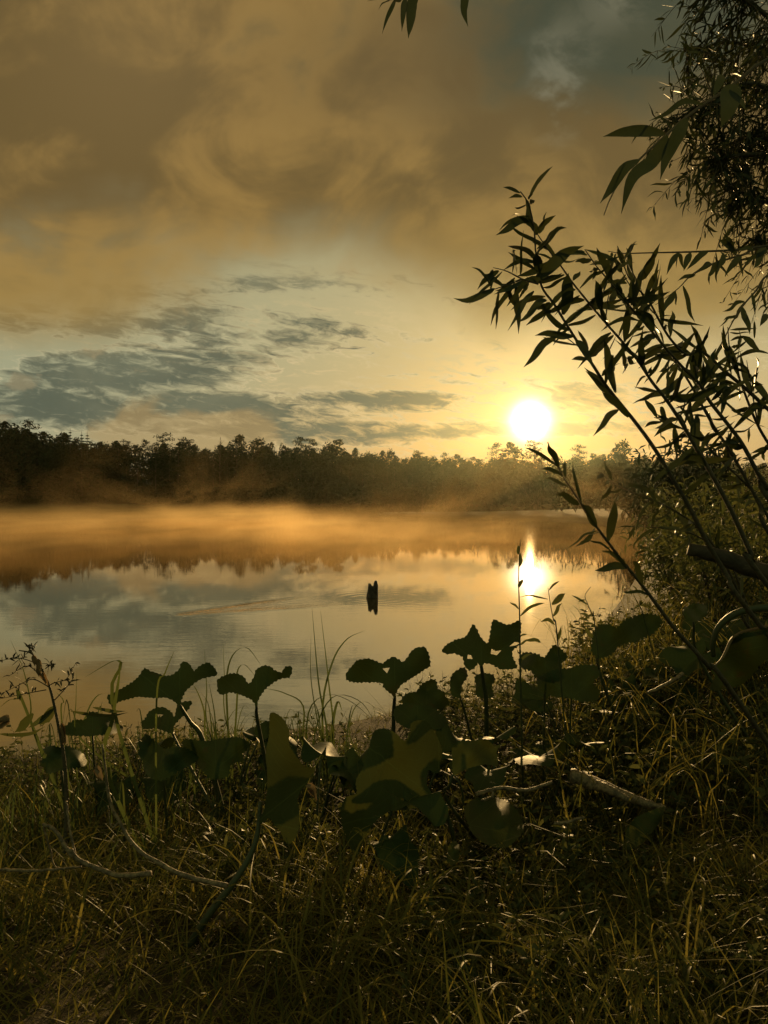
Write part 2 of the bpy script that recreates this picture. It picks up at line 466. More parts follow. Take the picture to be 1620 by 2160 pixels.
def water():
    m, nt, out = new_mat('river_water')
    tc = nt.nodes.new('ShaderNodeTexCoord'); x, y, z = sep(nt, tc.outputs['Object'])
    # slow swell, fine ripples, patches of breeze
    patch = noise(nt, vec(nt, x * .35, y * .16, 4.0), 1.0, 3, .5).step(.40, .66)
    r1 = noise(nt, vec(nt, x * .55, y * 1.3, 0.0), 1.0, 3, .5)
    r2 = noise(nt, vec(nt, x * 2.2, y * 5.5, 2.0), 1.0, 4, .55, .4)
    r3 = noise(nt, vec(nt, x * 6.0, y * 13.0, 5.0), 1.0, 2, .5, .3)
    # the wake that crosses the pool, pointed to the left
    wx = (x + 2.75) * .80 + (y - 11.35) * .60; wy = (y - 11.35) * .80 - (x + 2.75) * .60
    lane = wx.step(-.55, -.35) * wx.step(2.6, .6)
    arms = ((wy.abs() - (wx + .5).max(0.0) * .22).abs()).step(.30, .0) * lane
    core = (wy.abs() - (wx + .5).max(0.0) * .26).step(.12, -.05) * lane
    wv = noise(nt, vec(nt, wx * 3.5, wy * 11.0, 8.0), 1.0, 3, .5, .6)
    # rings round the stump
    sx = x + .20; sy = y - 13.06
    sd = (sx * sx + sy * sy).sqrt()
    ring = (sd * 26.0).sin() * sd.step(1.3, .15)
    h = r1 * .0003 + r2 * (.0002 + patch * .0005 + y.step(15, 8) * patch * .0010) + r3 * (patch * .00022 + .00007) + wv * (core * .007 + arms * .006) + ring * .00022
    bp = nt.nodes.new('ShaderNodeBump'); bp.inputs['Strength'].default_value = 1.0; bp.inputs['Distance'].default_value = 1.0
    nt.links.new(h.v, bp.inputs['Height'])
    g = nt.nodes.new('ShaderNodeBsdfGlossy'); g.inputs['Roughness'].default_value = .02
    g.inputs['Color'].default_value = (.98, .88, .74, 1); nt.links.new(bp.outputs[0], g.inputs['Normal'])
    d = nt.nodes.new('ShaderNodeBsdfDiffuse'); d.inputs['Color'].default_value = (.040, .034, .018, 1)
    fr = nt.nodes.new('ShaderNodeFresnel'); fr.inputs['IOR'].default_value = 1.33
    k = (X(nt, fr.outputs[0]) * .62 + .38).clamp()
    ms = nt.nodes.new('ShaderNodeMixShader'); nt.links.new(k.v, ms.inputs[0])
    nt.links.new(d.outputs[0], ms.inputs[1]); nt.links.new(g.outputs[0], ms.inputs[2])
    nt.links.new(ms.outputs[0], out.inputs[0])
    mb = MB()
    for x0, y0 in ((-208, -12), (208, -12), (208, 200), (-208, 200)): mb.vert((x0, y0, 0))
    mb.f = [(0, 1, 2, 3)]
    return tag(mb.build('water', m, smooth=False), kind='structure')
water()

# ------------------------------------------------------------------ the far wood
def clump(mb, c, r, n, size, flat=1.0, rnd=random):
    for _ in range(n):
        d = Vector((rnd.gauss(0, 1), rnd.gauss(0, 1), rnd.gauss(0, 1))); d.normalize()
        p = Vector(c) + Vector((d.x * r, d.y * r, d.z * r * flat)) * (rnd.random() ** .4)
        a = Vector((rnd.gauss(0, 1), rnd.gauss(0, 1), rnd.gauss(0, .7))).normalized() * size * rnd.uniform(.6, 1.3)
        b = Vector((rnd.gauss(0, 1), rnd.gauss(0, 1), rnd.gauss(0, 1))).normalized() * size * rnd.uniform(.5, 1.0)
        t = rnd.random(); i = len(mb.v)
        for q in (p - a, p - b * .6, p + a, p + b * .6): mb.vert(q, t)
        mb.f.append((i, i + 1, i + 2, i + 3))

def leafy_tree(h, w, rnd):
    t, c = MB(), MB()
    t.tube(curve([(0, 0, -.5), (.1, 0, h * .3), (-.1, .1, h * .6), (.05, 0, h * .9)], 8), taper(9, h * .016, h * .003), 6)
    for k in range(22):
        z = h * (.12 + .86 * (k + .5) / 22); f = math.sin(min(1, (z / h - .02) / .98) ** .75 * math.pi) ** .6
        a = rnd.uniform(0, 6.28); r = w * f * rnd.uniform(.35, 1.0)
        q = Vector((math.cos(a) * r, math.sin(a) * r, z))
        t.tube([(0, 0, z - r * .5), q], [h * .004, h * .0015], 4)
        clump(c, q, w * rnd.uniform(.30, .5) * (.5 + .5 * f), 60, .42, .75, rnd)
    clump(c, (0, 0, h * .52), w * .62, 200, .75, 2.1, rnd)
    return t, c
def pine_tree(h, w, rnd):
    t, c = MB(), MB()
    t.tube(curve([(0, 0, -.5), (.15, 0, h * .4), (-.1, 0, h * .75), (.1, 0, h * .98)], 8), taper(9, h * .014, h * .003), 6)
    for k in range(15):
        z = h * (.50 + .48 * k / 14); f = 1.0 - .65 * (k / 14) ** 1.6
        a = k * 2.4 + rnd.uniform(-.5, .5); r = w * f * rnd.uniform(.55, 1.05)
        q = Vector((math.cos(a) * r, math.sin(a) * r, z + r * .15))
        t.tube([(0, 0, z - r * .1), q], [h * .004, h * .001], 4)
        clump(c, q, w * .42, 44, .26, .42, rnd); clump(c, q * .6 + Vector((0, 0, z * .4)), w * .3, 26, .26, .4, rnd)
    return t, c
def spruce_tree(h, w, rnd):
    t, c = MB(), MB()
    t.tube([(0, 0, -.5), (0, 0, h * .5), (0, 0, h)], [h * .014, h * .008, .03], 6)
    n = 24
    for k in range(n):
        z = h * (.08 + .9 * k / n); r = w * (1 - k / n) ** .85 * rnd.uniform(.8, 1.15) + .12
        for j in range(6):
            a = rnd.uniform(0, 6.28); q = Vector((math.cos(a) * r * .65, math.sin(a) * r * .65, z - r * .22))
            clump(c, q, r * .42 + .08, 12, .24 if k < 18 else .16, .4, rnd)
    return t, c
def bare_tree(h, w, rnd):
    t = MB()
    t.tube(curve([(0, 0, -.5), (.2, 0, h * .5), (0, 0, h)], 6), taper(7, h * .011, .03), 6)
    for k in range(14):
        z = h * (.45 + .5 * k / 14); a = rnd.uniform(0, 6.28); r = w * (1.15 - k / 16) * rnd.uniform(.5, 1)
        q = Vector((math.cos(a) * r, math.sin(a) * r, z + r * .7))
        t.tube([(0, 0, z), q * .5 + Vector((0, 0, z * .5)), q], [.06, .045, .02], 4)
        for _ in range(3):
            t.tube([q * .7 + Vector((0, 0, z * .3)), q + Vector((rnd.uniform(-.5, .5), rnd.uniform(-.5, .5), rnd.uniform(.2, .7)))], [.03, .015], 3)
    return t, None

PROTO = {}
def proto(kind, i):
    if (kind, i) not in PROTO:
        rnd = random.Random(hash(kind) % 1 + i * 17 + len(kind) * 101)
        t, c = {'leafy': lambda: leafy_tree(14, 4.0 + .6 * i, rnd), 'pine': lambda: pine_tree(16, 2.9 + .3 * i, rnd),
                'spruce': lambda: spruce_tree(16, 2.5, rnd), 'bare': lambda: bare_tree(13, 2.4, rnd)}[kind]()
        H = {'leafy': 14, 'pine': 16, 'spruce': 16, 'bare': 13}[kind]
        PROTO[(kind, i)] = (t.build('trunk', M['bark'], loc=(0, 0, 0)), c and c.build('crown', M['needle' if kind in ('pine', 'spruce') else 'crown'], loc=(0, 0, 0)), H)
        for q in PROTO[(kind, i)][:2]:
            if q: COL.objects.unlink(q)
    return PROTO[(kind, i)]

WOOD = 'trees of the wood along the far bank'
NAMES = {'leafy': 'broadleaf_tree', 'pine': 'pine_tree', 'spruce': 'spruce_tree', 'bare': 'bare_tree'}
def plant_tree(kind, i, px, top, y, label, cat='tree', group=WOOD, widen=1.0, rz=None):
    """a tree whose top shows at height 'top' of the picture when it stands y metres away"""
    q = P(px, top, y); base = .3 + (y - far_y(q.x)) * .045
    base = max(base, .2); t0, c0, H = proto(kind, i)
    s = (q.z - base) / H
    r = empty(NAMES[kind], (q.x, y, base), label, cat, group)
    r.scale = (s * widen, s * widen, s); r.rotation_euler.z = random.uniform(0, 6.28) if rz is None else rz
    for src in (t0, c0):
        if src:
            o = src.copy(); COL.objects.link(o); o.parent = r; o.location = (0, 0, 0)
    return r

def skyline(px):
    k = [(-140, 885), (0, 893), (100, 912), (200, 922), (300, 930), (420, 936), (520, 936), (640, 938), (760, 948), (900, 955), (1000, 966),
         (1100, 962), (1200, 964), (1300, 958), (1420, 964), (1540, 968), (1700, 972), (1800, 975)]
    for (a, b), (c, d) in zip(k, k[1:]):
        if a <= px <= c: return b + (d - b) * (px - a) / (c - a)
    return 900
def wood():
    L = {'leafy': 'dark round-topped broadleaf tree in the far wood', 'pine': 'dark pine with a ragged top in the far wood', 'spruce': 'dark pointed spruce in the far wood'}
    one = [  # kind, proto, px, top, depth offset, label
        ('pine', 0, 62, 888, 12, 'tall ragged pine standing out of the far wood at the left edge'),
        ('leafy', 1, 22, 892, 10, 'broad tree at the left end of the far wood'),
        ('spruce', 0, 148, 903, 9, 'narrow spruce spire just left of a second spruce pair on the far skyline'),
        ('spruce', 0, 172, 909, 8, 'left spire of the spruce pair on the far skyline'), ('spruce', 0, 184, 910, 9, 'right spire of the spruce pair on the far skyline'),
        ('pine', 1, 343, 915, 11, 'lone pine with a flat crown above the left part of the far wood'),
        ('pine', 2, 393, 925, 12, 'small pine top right of the lone flat-crowned pine'),
        ('bare', 0, 465, 922, 6, 'bare dead tree showing thin twigs on the far skyline'),
        ('leafy', 0, 498, 918, 9, 'bushy round crown just right of the bare dead tree'),
        ('leafy', 2, 545, 928, 9, 'dome-shaped crown right of the bushy one on the far skyline'),
        ('pine', 0, 635, 922, 12, 'tallest pine on the middle of the far skyline'),
        ('pine', 1, 660, 928, 11, 'small pine beside the tallest middle pine'),
        ('leafy', 1, 712, 928, 9, 'tall knobbly crown right of the middle pines'),
        ('pine', 2, 1047, 936, 12, 'slender pine at the left of the tall pair below the sun'),
        ('leafy', 1, 1072, 935, 10, 'round crown at the right of the tall pair below the sun'),
        ('pine', 1, 1128, 930, 13, 'pine with layered crown standing directly under the sun'),
        ('pine', 0, 1222, 938, 12, 'ragged pine on the skyline right of the sun'),
        ('leafy', 2, 1308, 932, 6, 'broad crown behind the willow shoots right of the sun')]
    for k, i, px, top, dy, lab in one:
        x = (px - 810) / F * 188
        plant_tree(k, i, px, top, far_y(x) + dy, lab)
    px = -130
    rnd = random.Random(5)
    while px < 1760:
        for row, (dy, drop) in enumerate(((16, 0), (11, 5), (5, 14))):
            q = px + rnd.uniform(-14, 14) + row * 17; x = (q - 810) / F * 190
            k = 'leafy' if rnd.random() < (.66 if q > 560 else .5) else ('pine' if rnd.random() < .6 else 'spruce')
            top = skyline(q) + drop + rnd.uniform(-4, 12) + (8 if k == 'spruce' else 0)
            plant_tree(k, rnd.randrange(3 if k != 'spruce' else 1), q, top, far_y(x) + dy + rnd.uniform(-2, 2), L[k], widen=rnd.uniform(.66, 1.0))
        px += 25
wood()
def underwood():
    """the bushes that close the wood at the water's edge: one uncountable mass"""
    mb = MB(); rnd = random.Random(8)
    x = -165.0
    while x < 165:
        for k in range(5):
            h = rnd.uniform(2.0, 6.5) if k < 2 else (rnd.uniform(8.0, 12.5) if x < 15 else rnd.uniform(7, 10)); y = far_y(x) + (rnd.uniform(.6, 7) if k < 2 else rnd.uniform(12, 19))
            clump(mb, (x + rnd.uniform(-1, 1), y, h * .5), h * .5, 95, .62, 1.1, rnd)
        for _ in range(3):
            y = far_y(x) + rnd.uniform(11, 17); q = 810 + F * x / y; zt = P(q, skyline(q) + abs(rnd.gauss(0, 14)) + 5, y).z; r = rnd.uniform(.8, 1.9)
            clump(mb, (x + rnd.uniform(-.6, .6), y, zt - r), r, 34, .34, 1.0, rnd); clump(mb, (x, y, zt - r - 2.4), 2.2, 34, .6, 1.1, rnd)
        x += 1.05
    return tag(mb.build('undergrowth', M['crown']), 'dark mass of bushes and young trees filling the far wood', 'undergrowth', kind='stuff')
underwood()

# ------------------------------------------------------------------ mist and haze
def mist():
    m, nt, out = new_mat('river_mist')
    tc = nt.nodes.new('ShaderNodeTexCoord'); x, y, z = sep(nt, tc.outputs['Object'])
    n1 = noise(nt, vec(nt, x * .085, y * .045, z * .25), 1.0, 5, .6, .8)
    n2 = noise(nt, vec(nt, x * .30, y * .11, z * .7 + 5.0), 1.0, 4, .62, .5)
    low = ((1.0 - z / (n1 * 3.6 - .25 + (n2 - .5) * 2.6).max(.35)).max(0.0)) ** 2.6 * (n1 * 3.0 + n2 * 2.0 - 2.10).max(0.0) * 1.15
    n3 = noise(nt, vec(nt, x * .15, y * .07, z * .20 + 9.0), 1.0, 5, .62, 1.0)
    wis = (n3 - .55 - z * .008).max(0.0) * (z * (-1 / 2.6)).exp() * 9.0
    fade = y.step(14, 30) * z.step(0.0, .15) * (y + x * 1.3).step(104, 52) * y.step(150, 90) * (1.0 - x.step(-13.0, -4.0) * y.step(54, 70) * .93)
    wis = wis * ((x + y * .12).step(-30.0, 4.0) * .88 + .12)
    dens = (low * .092 + wis * .040) * fade * ((x - y * .05).step(20.0, -14.0) * .6 + .4)
    pv = nt.nodes.new('ShaderNodeVolumePrincipled')
    pv.inputs['Color'].default_value = (.80, .58, .30, 1); pv.inputs['Anisotropy'].default_value = .50
    nt.links.new(dens.v, pv.inputs['Density']); nt.links.new(pv.outputs[0], out.inputs['Volume'])
    bm = bmesh.new(); bmesh.ops.create_cube(bm, size=1); me = bpy.data.meshes.new('mist')
    x0, x1, y0, y1, z0, z1 = -105, 60, 13, 172, .012, 9.0
    for v in bm.verts:
        v.co = ((x0 + x1) / 2 + v.co.x * (x1 - x0), (y0 + y1) / 2 + v.co.y * (y1 - y0), (z0 + z1) / 2 + v.co.z * (z1 - z0))
    bm.to_mesh(me); bm.free(); me.materials.append(m)
    o = bpy.data.objects.new('mist', me); COL.objects.link(o)
    return tag(o, 'low golden mist drifting over the river', 'mist', kind='stuff')
# ------------------------------------------------------------------ broad-leaved plants on the bank
def Z(x0, y0, sc, pts): return [(x0 + a / sc, y0 + b / sc) for a, b in pts]
def fract(a): return a - math.floor(a)
def broad_leaf(parent, outline, y, tilt=0.0, lean=0.0, base=None, cup=.05, wave=.02, mat='burdock', label=None, holes=(), teeth=1.6, seed=0, name='leaf'):
    """a big toothed leaf. outline: its edge as seen in the picture; y: its distance;
    tilt: how much farther its top stands than its foot; lean: the same from left to right; base: where the stalk meets it"""
    rnd = random.Random(seed + int(outline[0][0] * 7))
    pts = [Vector(p) for p in outline]
    n = len(pts); ring = []
    for i in range(n):
        a, b = pts[i], pts[(i + 1) % n]; L = (b - a).length
        pa, pb = pts[i - 1], pts[(i + 2) % n]; k = max(2, int(L / 4.0))
        for j in range(k):
            t = j / k
            q = 0.5 * (2 * a + (b - pa) * t + (2 * pa - 5 * a + 4 * b - pb) * t * t + (3 * a - pa - 3 * b + pb) * t ** 3)
            q = q.lerp(a.lerp(b, t), .35)
            nrm = Vector(((b - a).y, -(b - a).x)); nrm.normalize()
            q = q + nrm * (teeth * (1 if (len(ring) % 2) else -.6) * rnd.uniform(.3, 1.2))
            ring.append(q)
    xs = [p.x for p in ring]; ys = [p.y for p in ring]
    x0, x1, y0, y1 = min(xs), max(xs), min(ys), max(ys); W, H = x1 - x0, y1 - y0
    st = max(W, H) / 17.0; inner = []
    def inside(p):
        c = False
        for i in range(len(ring)):
            a, b = ring[i], ring[i - 1]
            if (a.y > p.y) != (b.y > p.y) and p.x < (b.x - a.x) * (p.y - a.y) / (b.y - a.y) + a.x: c = not c
        return c
    yy = y0 + st * .5
    while yy < y1:
        xx = x0 + st * .5
        while xx < x1:
            p = Vector((xx + rnd.uniform(-.3, .3) * st, yy + rnd.uniform(-.3, .3) * st))
            if inside(p) and min((p - q).length for q in ring) > st * .4: inner.append(p)
            xx += st
        yy += st
    allp = ring + inner; m = len(ring)
    vv, ee, ff = delaunay_2d_cdt(allp, [(i, (i + 1) % m) for i in range(m)], [], 1, 1e-4)[:3]
    c0 = Vector(base) if base else Vector(((x0 + x1) / 2, y1))
    S0 = max(W, H); sz = S0 / F * y
    mb = MB(); t0 = rnd.random()
    if mat == 'burdock' and y > 2.9: mat = 'burdock_shaded'      # outer leaves take the shaded copy, so they stand as dark silhouettes
    for p in vv:
        d = p - c0; r = d.length / S0; a = math.atan2(d.y, d.x)
        fu, fv = (p.x - (x0 + x1) / 2) / S0, ((y0 + y1) / 2 - p.y) / S0
        vein = (1 - abs(math.sin(a * 3.5 + seed))) ** 6 * .012 * min(1, r * 3)
        dep = tilt * fv + lean * fu + cup * (fu * fu - .1) + wave * math.sin(p.x / S0 * 9 + seed) * math.cos(p.y / S0 * 8 + seed * 2) * (r + .2) + vein * sz
        mb.vert(P(p.x, p.y, y + dep), .35 + .4 * t0); mb.xy.append((-d.y / S0, d.x / S0))
    for f in ff:
        q = sum((Vector(vv[i]) for i in f), Vector((0, 0))) / len(f)
        if any(((q.x - hx) / hr) ** 2 + ((q.y - hy) / (hr * .6)) ** 2 < 1 for hx, hy, hr in holes): continue
        mb.f.append(tuple(f))
    o = mb.build(name, M[mat], parent)
    if label: o['label'] = label
    return o
def stalk(parent, pts, r0, r1, mat='stalk', n=12, name='stalk', sides=8):
    mb = MB(); mb.tube(curve(pts, n), taper(n + 1, r0, r1), sides, .5)
    return mb.build(name, M[mat], parent)
def foot(x, y, d=.03): return Vector((x, y, gz(x, y) - d))

BUR = 'broad-leaved plants on the near bank'
def plant(name, root, label, cat='plant', group=BUR):
    return empty(name, root, label, cat, group)
za = lambda p: Z(200, 1360, 3.682, p)
zc = lambda p: Z(700, 1280, 3.857, p)
zn = lambda p: Z(520, 1480, 6.23, p)
zm = lambda p: Z(700, 1480, 3.857, p)
zr = lambda p: Z(1180, 1240, 3.682, p)

def burdocks():
    # big ragged leaf, left
    o = za([(95, 400), (150, 370), (210, 340), (290, 290), (345, 240), (385, 180), (430, 205), (470, 215), (540, 240), (600, 235), (655, 190), (672, 140), (705, 130), (745, 160), (770, 205), (820, 160), (880, 137), (915, 165), (945, 200), (945, 240),
            (890, 250), (820, 270), (760, 310), (700, 370), (672, 430), (660, 475), (600, 430), (545, 410), (470, 415), (330, 405), (230, 430), (160, 455), (120, 465)])
    rt = foot(-.66, 3.15); r = plant('burdock', rt, 'burdock whose wide ragged leaf spreads dark over the water, left')
    b = za([(660, 470)])[0]
    broad_leaf(r, o, 3.1, .20, .12, b, .25, .05, seed=1, holes=[(299, 1438, 2.5), (296, 1449, 2.2), (440, 1400, 2.5)])
    stalk(r, [P(*b, 3.1), P(*za([(740, 600)])[0], 3.12), P(*za([(850, 770)])[0], 3.14), rt], .006, .013)
    o = za([(360, 610), (400, 560), (410, 530), (470, 490), (540, 485), (600, 530), (620, 560), (640, 470), (700, 440), (755, 440), (740, 480), (690, 550), (620, 620), (600, 690), (540, 670), (470, 650), (380, 655)])
    broad_leaf(r, o, 3.4, .2, -.1, za([(610, 680)])[0], .2, .03, seed=2, holes=[(338, 1508, 4)], label='smaller rounded leaf with a hole, hanging low')
    stalk(r, [P(*za([(610, 680)])[0], 3.4), P(375, 1570, 3.35), rt], .004, .008)
    # second leaf
    o = za([(945, 280), (985, 250), (1050, 225), (1110, 225), (1160, 250), (1185, 295), (1205, 300), (1240, 240), (1245, 200), (1310, 160), (1370, 170), (1390, 195), (1450, 215), (1480, 170), (1530, 170), (1530, 220), (1510, 255), (1440, 265),
            (1380, 300), (1330, 340), (1290, 390), (1268, 440), (1255, 478), (1220, 430), (1150, 395), (1060, 370), (985, 390), (950, 360), (955, 320)])
    rt = foot(-.50, 3.45); r = plant('burdock', rt, 'burdock with a two-lobed pierced leaf among tall arching sedge')
    b = za([(1255, 475)])[0]
    broad_leaf(r, o, 3.3, .16, -.1, b, .2, .05, seed=3, holes=[(498, 1445, 4), (488, 1440, 2.2), (572, 1432, 4), (492, 1449, 2)])
    stalk(r, [P(*b, 3.3), P(545, 1530, 3.36), rt], .006, .011)
    # third: heart pair over the water, centre
    o = zc([(110, 560), (130, 520), (190, 450), (200, 435), (300, 420), (380, 450), (415, 462), (440, 440), (500, 405), (550, 430), (575, 450), (610, 420), (640, 370), (690, 330), (760, 330), (790, 390), (800, 480), (740, 520), (620, 600), (560, 640),
            (530, 690), (512, 738), (480, 710), (390, 630), (370, 615), (290, 615), (180, 615), (120, 595)])
    rt = foot(.05, 3.6); r = plant('burdock', rt, 'burdock whose two rounded wings stand against the water in the middle')
    b = zc([(512, 735)])[0]
    broad_leaf(r, o, 3.4, .14, .12, b, .25, .06, seed=4, holes=[(812, 1412, 9), (738, 1431, 4), (808, 1444, 5)])
    stalk(r, [P(*b, 3.4), P(832, 1480, 3.45), P(830, 1525, 3.5), rt], .007, .011)
    o = zc([(500, 850), (540, 800), (620, 780), (700, 800), (800, 800), (870, 850), (935, 915), (900, 990), (760, 1000), (620, 990), (520, 930)])
    broad_leaf(r, o, 3.2, .3, .05, zc([(700, 960)])[0], .3, .03, seed=5, label='low dark leaf cupped over the grass')
    # fourth: large jagged pair
    o = zc([(893, 360), (930, 310), (1000, 270), (1090, 240), (1150, 140), (1185, 190), (1200, 230), (1270, 295), (1310, 105), (1380, 130), (1440, 145), (1535, 110), (1535, 240), (1525, 310), (1475, 350), (1470, 400), (1510, 490), (1480, 505),
            (1380, 510), (1300, 470), (1245, 460), (1215, 485), (1190, 460), (1160, 500), (1120, 520), (1080, 480), (1065, 410), (1000, 380), (940, 385)])
    rt = foot(.52, 3.75); r = plant('burdock', rt, 'tallest burdock, jagged leaves with torn holes just left of the glitter')
    b = zc([(1215, 480)])[0]
    broad_leaf(r, o, 3.5, .16, -.14, b, .3, .06, seed=6, holes=[(992, 1386, 5), (1045, 1376, 9), (1087, 1358, 6), (1065, 1350, 2), (1003, 1347, 1.6)])
    stalk(r, [P(*b, 3.5), P(1020, 1440, 3.55), P(1026, 1500, 3.6), rt], .008, .013)
    o = zc([(970, 560), (1010, 520), (1080, 490), (1105, 560), (1060, 640), (1040, 740), (980, 720), (960, 640)])
    broad_leaf(r, o, 3.55, .12, .1, zc([(1040, 730)])[0], .2, .03, seed=7)
    stalk(r, [P(*zc([(1040, 730)])[0], 3.55), P(985, 1520, 3.6), rt], .004, .008)
    o = zc([(1165, 560), (1230, 540), (1310, 550), (1330, 590), (1300, 650), (1320, 720), (1250, 750), (1175, 720), (1170, 640)])
    broad_leaf(r, o, 3.7, .15, 0, zc([(1250, 740)])[0], .2, .03, seed=8)
    # near ones
    o = zn([(300, 180), (340, 140), (420, 170), (500, 260), (560, 380), (560, 560), (640, 700), (760, 850), (880, 860), (900, 900), (860, 960), (790, 1080), (710, 1180), (670, 1280), (690, 1430), (690, 1640), (640, 1800), (560, 1870), (500, 1830),
            (440, 1700), (380, 1640), (300, 1530), (200, 1600), (165, 1570), (230, 1420), (270, 1150), (270, 900), (250, 700), (300, 420)])
    rt = foot(-.60, 2.12); r = plant('burdock', rt, 'nearest burdock, one long hanging leaf on a leaning bare stalk')
    b = zn([(165, 1560)])[0]
    broad_leaf(r, o, 2.25, .10, .25, b, .3, .03, seed=9, teeth=.9)
    stalk(r, [P(550, 1690, 2.25), P(543, 1760, 2.22), P(525, 1810, 2.2), P(490, 1865, 2.17), P(440, 1930, 2.14), P(395, 2000, 2.12), rt], .007, .014, n=20)
    o = zm([(195, 640), (250, 540), (300, 380), (330, 260), (370, 225), (440, 220), (510, 250), (560, 300), (610, 320), (640, 240), (640, 180), (700, 150), (780, 170), (840, 250), (880, 340), (900, 420), (870, 540), (830, 570), (780, 560), (775, 690),
            (870, 820), (760, 850), (600, 880), (450, 900), (330, 1000), (250, 1150), (200, 1270), (130, 1150), (80, 1000), (70, 880), (110, 780), (200, 750)])
    rt = foot(.28, 2.62); r = plant('burdock', rt, 'burdock with the largest upright olive leaf, below the middle')
    b = zm([(870, 820)])[0]
    broad_leaf(r, o, 2.55, .16, .10, b, .3, .04, seed=10, teeth=1.0, holes=[(848, 1648, 4)])
    stalk(r, [P(*b, 2.55), P(*zm([(900, 835)])[0], 2.56), P(955, 1760, 2.6), rt], .006, .010)
    o = zm([(975, 400), (990, 340), (1060, 315), (1160, 315), (1260, 305), (1320, 360), (1390, 345), (1340, 400), (1350, 520), (1250, 510), (1150, 530), (1080, 555), (1010, 592), (985, 592), (980, 500)])
    rt = foot(.42, 2.75); r = plant('burdock', rt, 'burdock with a small pale folded leaf beside the largest olive leaf')
    broad_leaf(r, o, 2.6, .14, .12, zm([(985, 590)])[0], .2, .03, seed=11, teeth=1.0)
    stalk(r, [P(*zm([(985, 590)])[0], 2.6), P(*zm([(960, 680)])[0], 2.6), P(*zm([(935, 800)])[0], 2.66), rt], .004, .007)
    stalk(r, [P(*zm([(985, 590)])[0], 2.6), P(*zm([(1030, 650)])[0], 2.58), P(*zm([(1062, 740)])[0], 2.6), P(*zm([(1070, 840)])[0], 2.62)], .003, .004)
    o = zm([(1075, 880), (1140, 800), (1250, 770), (1400, 800), (1520, 900), (1560, 1050), (1420, 1190), (1250, 1160), (1130, 1050)])
    broad_leaf(r, o, 2.62, .35, .1, zm([(1110, 1000)])[0], .3, .04, seed=12, label='broad dark lower leaf lying in shade')
    o = zm([(940, 1310), (950, 1180), (1000, 1130), (1040, 1180), (1030, 1290), (980, 1330)])
    broad_leaf(r, o, 2.4, .1, .1, zm([(980, 1320)])[0], .2, .02, seed=13)
    rt = foot(.95, 2.72); r = plant('burdock', rt, 'low burdock, one pointed leaf under the lying log')
    o = [(1318, 1792), (1322, 1750), (1345, 1722), (1402, 1702), (1388, 1740), (1352, 1782)]
    broad_leaf(r, o, 2.7, .1, .05, (1320, 1790), .2, .02, seed=14)
    stalk(r, [P(1320, 1790, 2.68), P(1330, 1830, 2.7), rt], .003, .006)
    # right bank
    o = zr([(250, 400), (265, 350), (300, 290), (390, 285), (440, 310), (520, 240), (570, 235), (600, 215), (680, 200), (760, 215), (800, 260), (760, 330), (700, 370), (600, 420), (480, 440), (400, 520), (300, 550), (250, 500)])
    rt = foot(1.35, 3.9); r = plant('burdock', rt, 'burdock with a rough leaf against the water right of the glitter')
    broad_leaf(r, o, 3.8, .25, .3, zr([(290, 545)])[0], .3, .10, seed=16, teeth=3.2)
    stalk(r, [P(*zr([(290, 545)])[0], 3.74), P(1275, 1450, 3.8), rt], .006, .01)
    o = zr([(1620, 305), (1500, 335), (1400, 360), (1330, 410), (1290, 500), (1250, 570), (1172, 635), (1205, 690), (1162, 790), (1230, 800), (1330, 780), (1420, 750), (1500, 680), (1560, 600), (1640, 540), (1760, 520), (1850, 420), (1780, 320)])
    rt = foot(1.52, 2.55); r = plant('burdock', rt, 'burdock at the right edge, drooping leaf with a pale tube as its lit edge')
    broad_leaf(r, o, 2.4, -.25, .1, zr([(1800, 400)])[0], .5, .06, seed=19, mat='burdock_shaded')
    mb = MB(); q = zr([(1640, 306), (1500, 335), (1400, 362), (1335, 412), (1292, 502), (1250, 572), (1174, 637)])
    mb.tube(curve([P(a, b - 2, 2.36 - .02 * i) for i, (a, b) in enumerate(q)], 22), taper(23, .007, .003), 6, .9)
    mb.build('lit_edge', M['dead_leaf'], r)  # pale tube along the upper edge, put in as sunlight on it
    q = zr([(1196, 530), (1190, 440), (1228, 320), (1320, 225), (1450, 172), (1620, 155), (1800, 190)])
    stalk(r, [P(a, b, 2.5 - .01 * i) for i, (a, b) in enumerate(q)], .008, .015, n=24, name='bent_stalk')
    o = zr([(955, 180), (1000, 140), (1060, 118), (1140, 140), (1150, 200), (1090, 250), (1030, 262), (980, 240)])
    rt = foot(1.9, 3.6); r = plant('burdock', rt, 'burdock half hidden under the willow shoots, pale leaf facing the sun')
    broad_leaf(r, o, 3.5, .2, .2, zr([(1040, 255)])[0], .3, .05, seed=20)
    stalk(r, [P(*zr([(1040, 255)])[0], 3.48), P(1480, 1400, 3.55), rt], .006, .01)
burdocks()

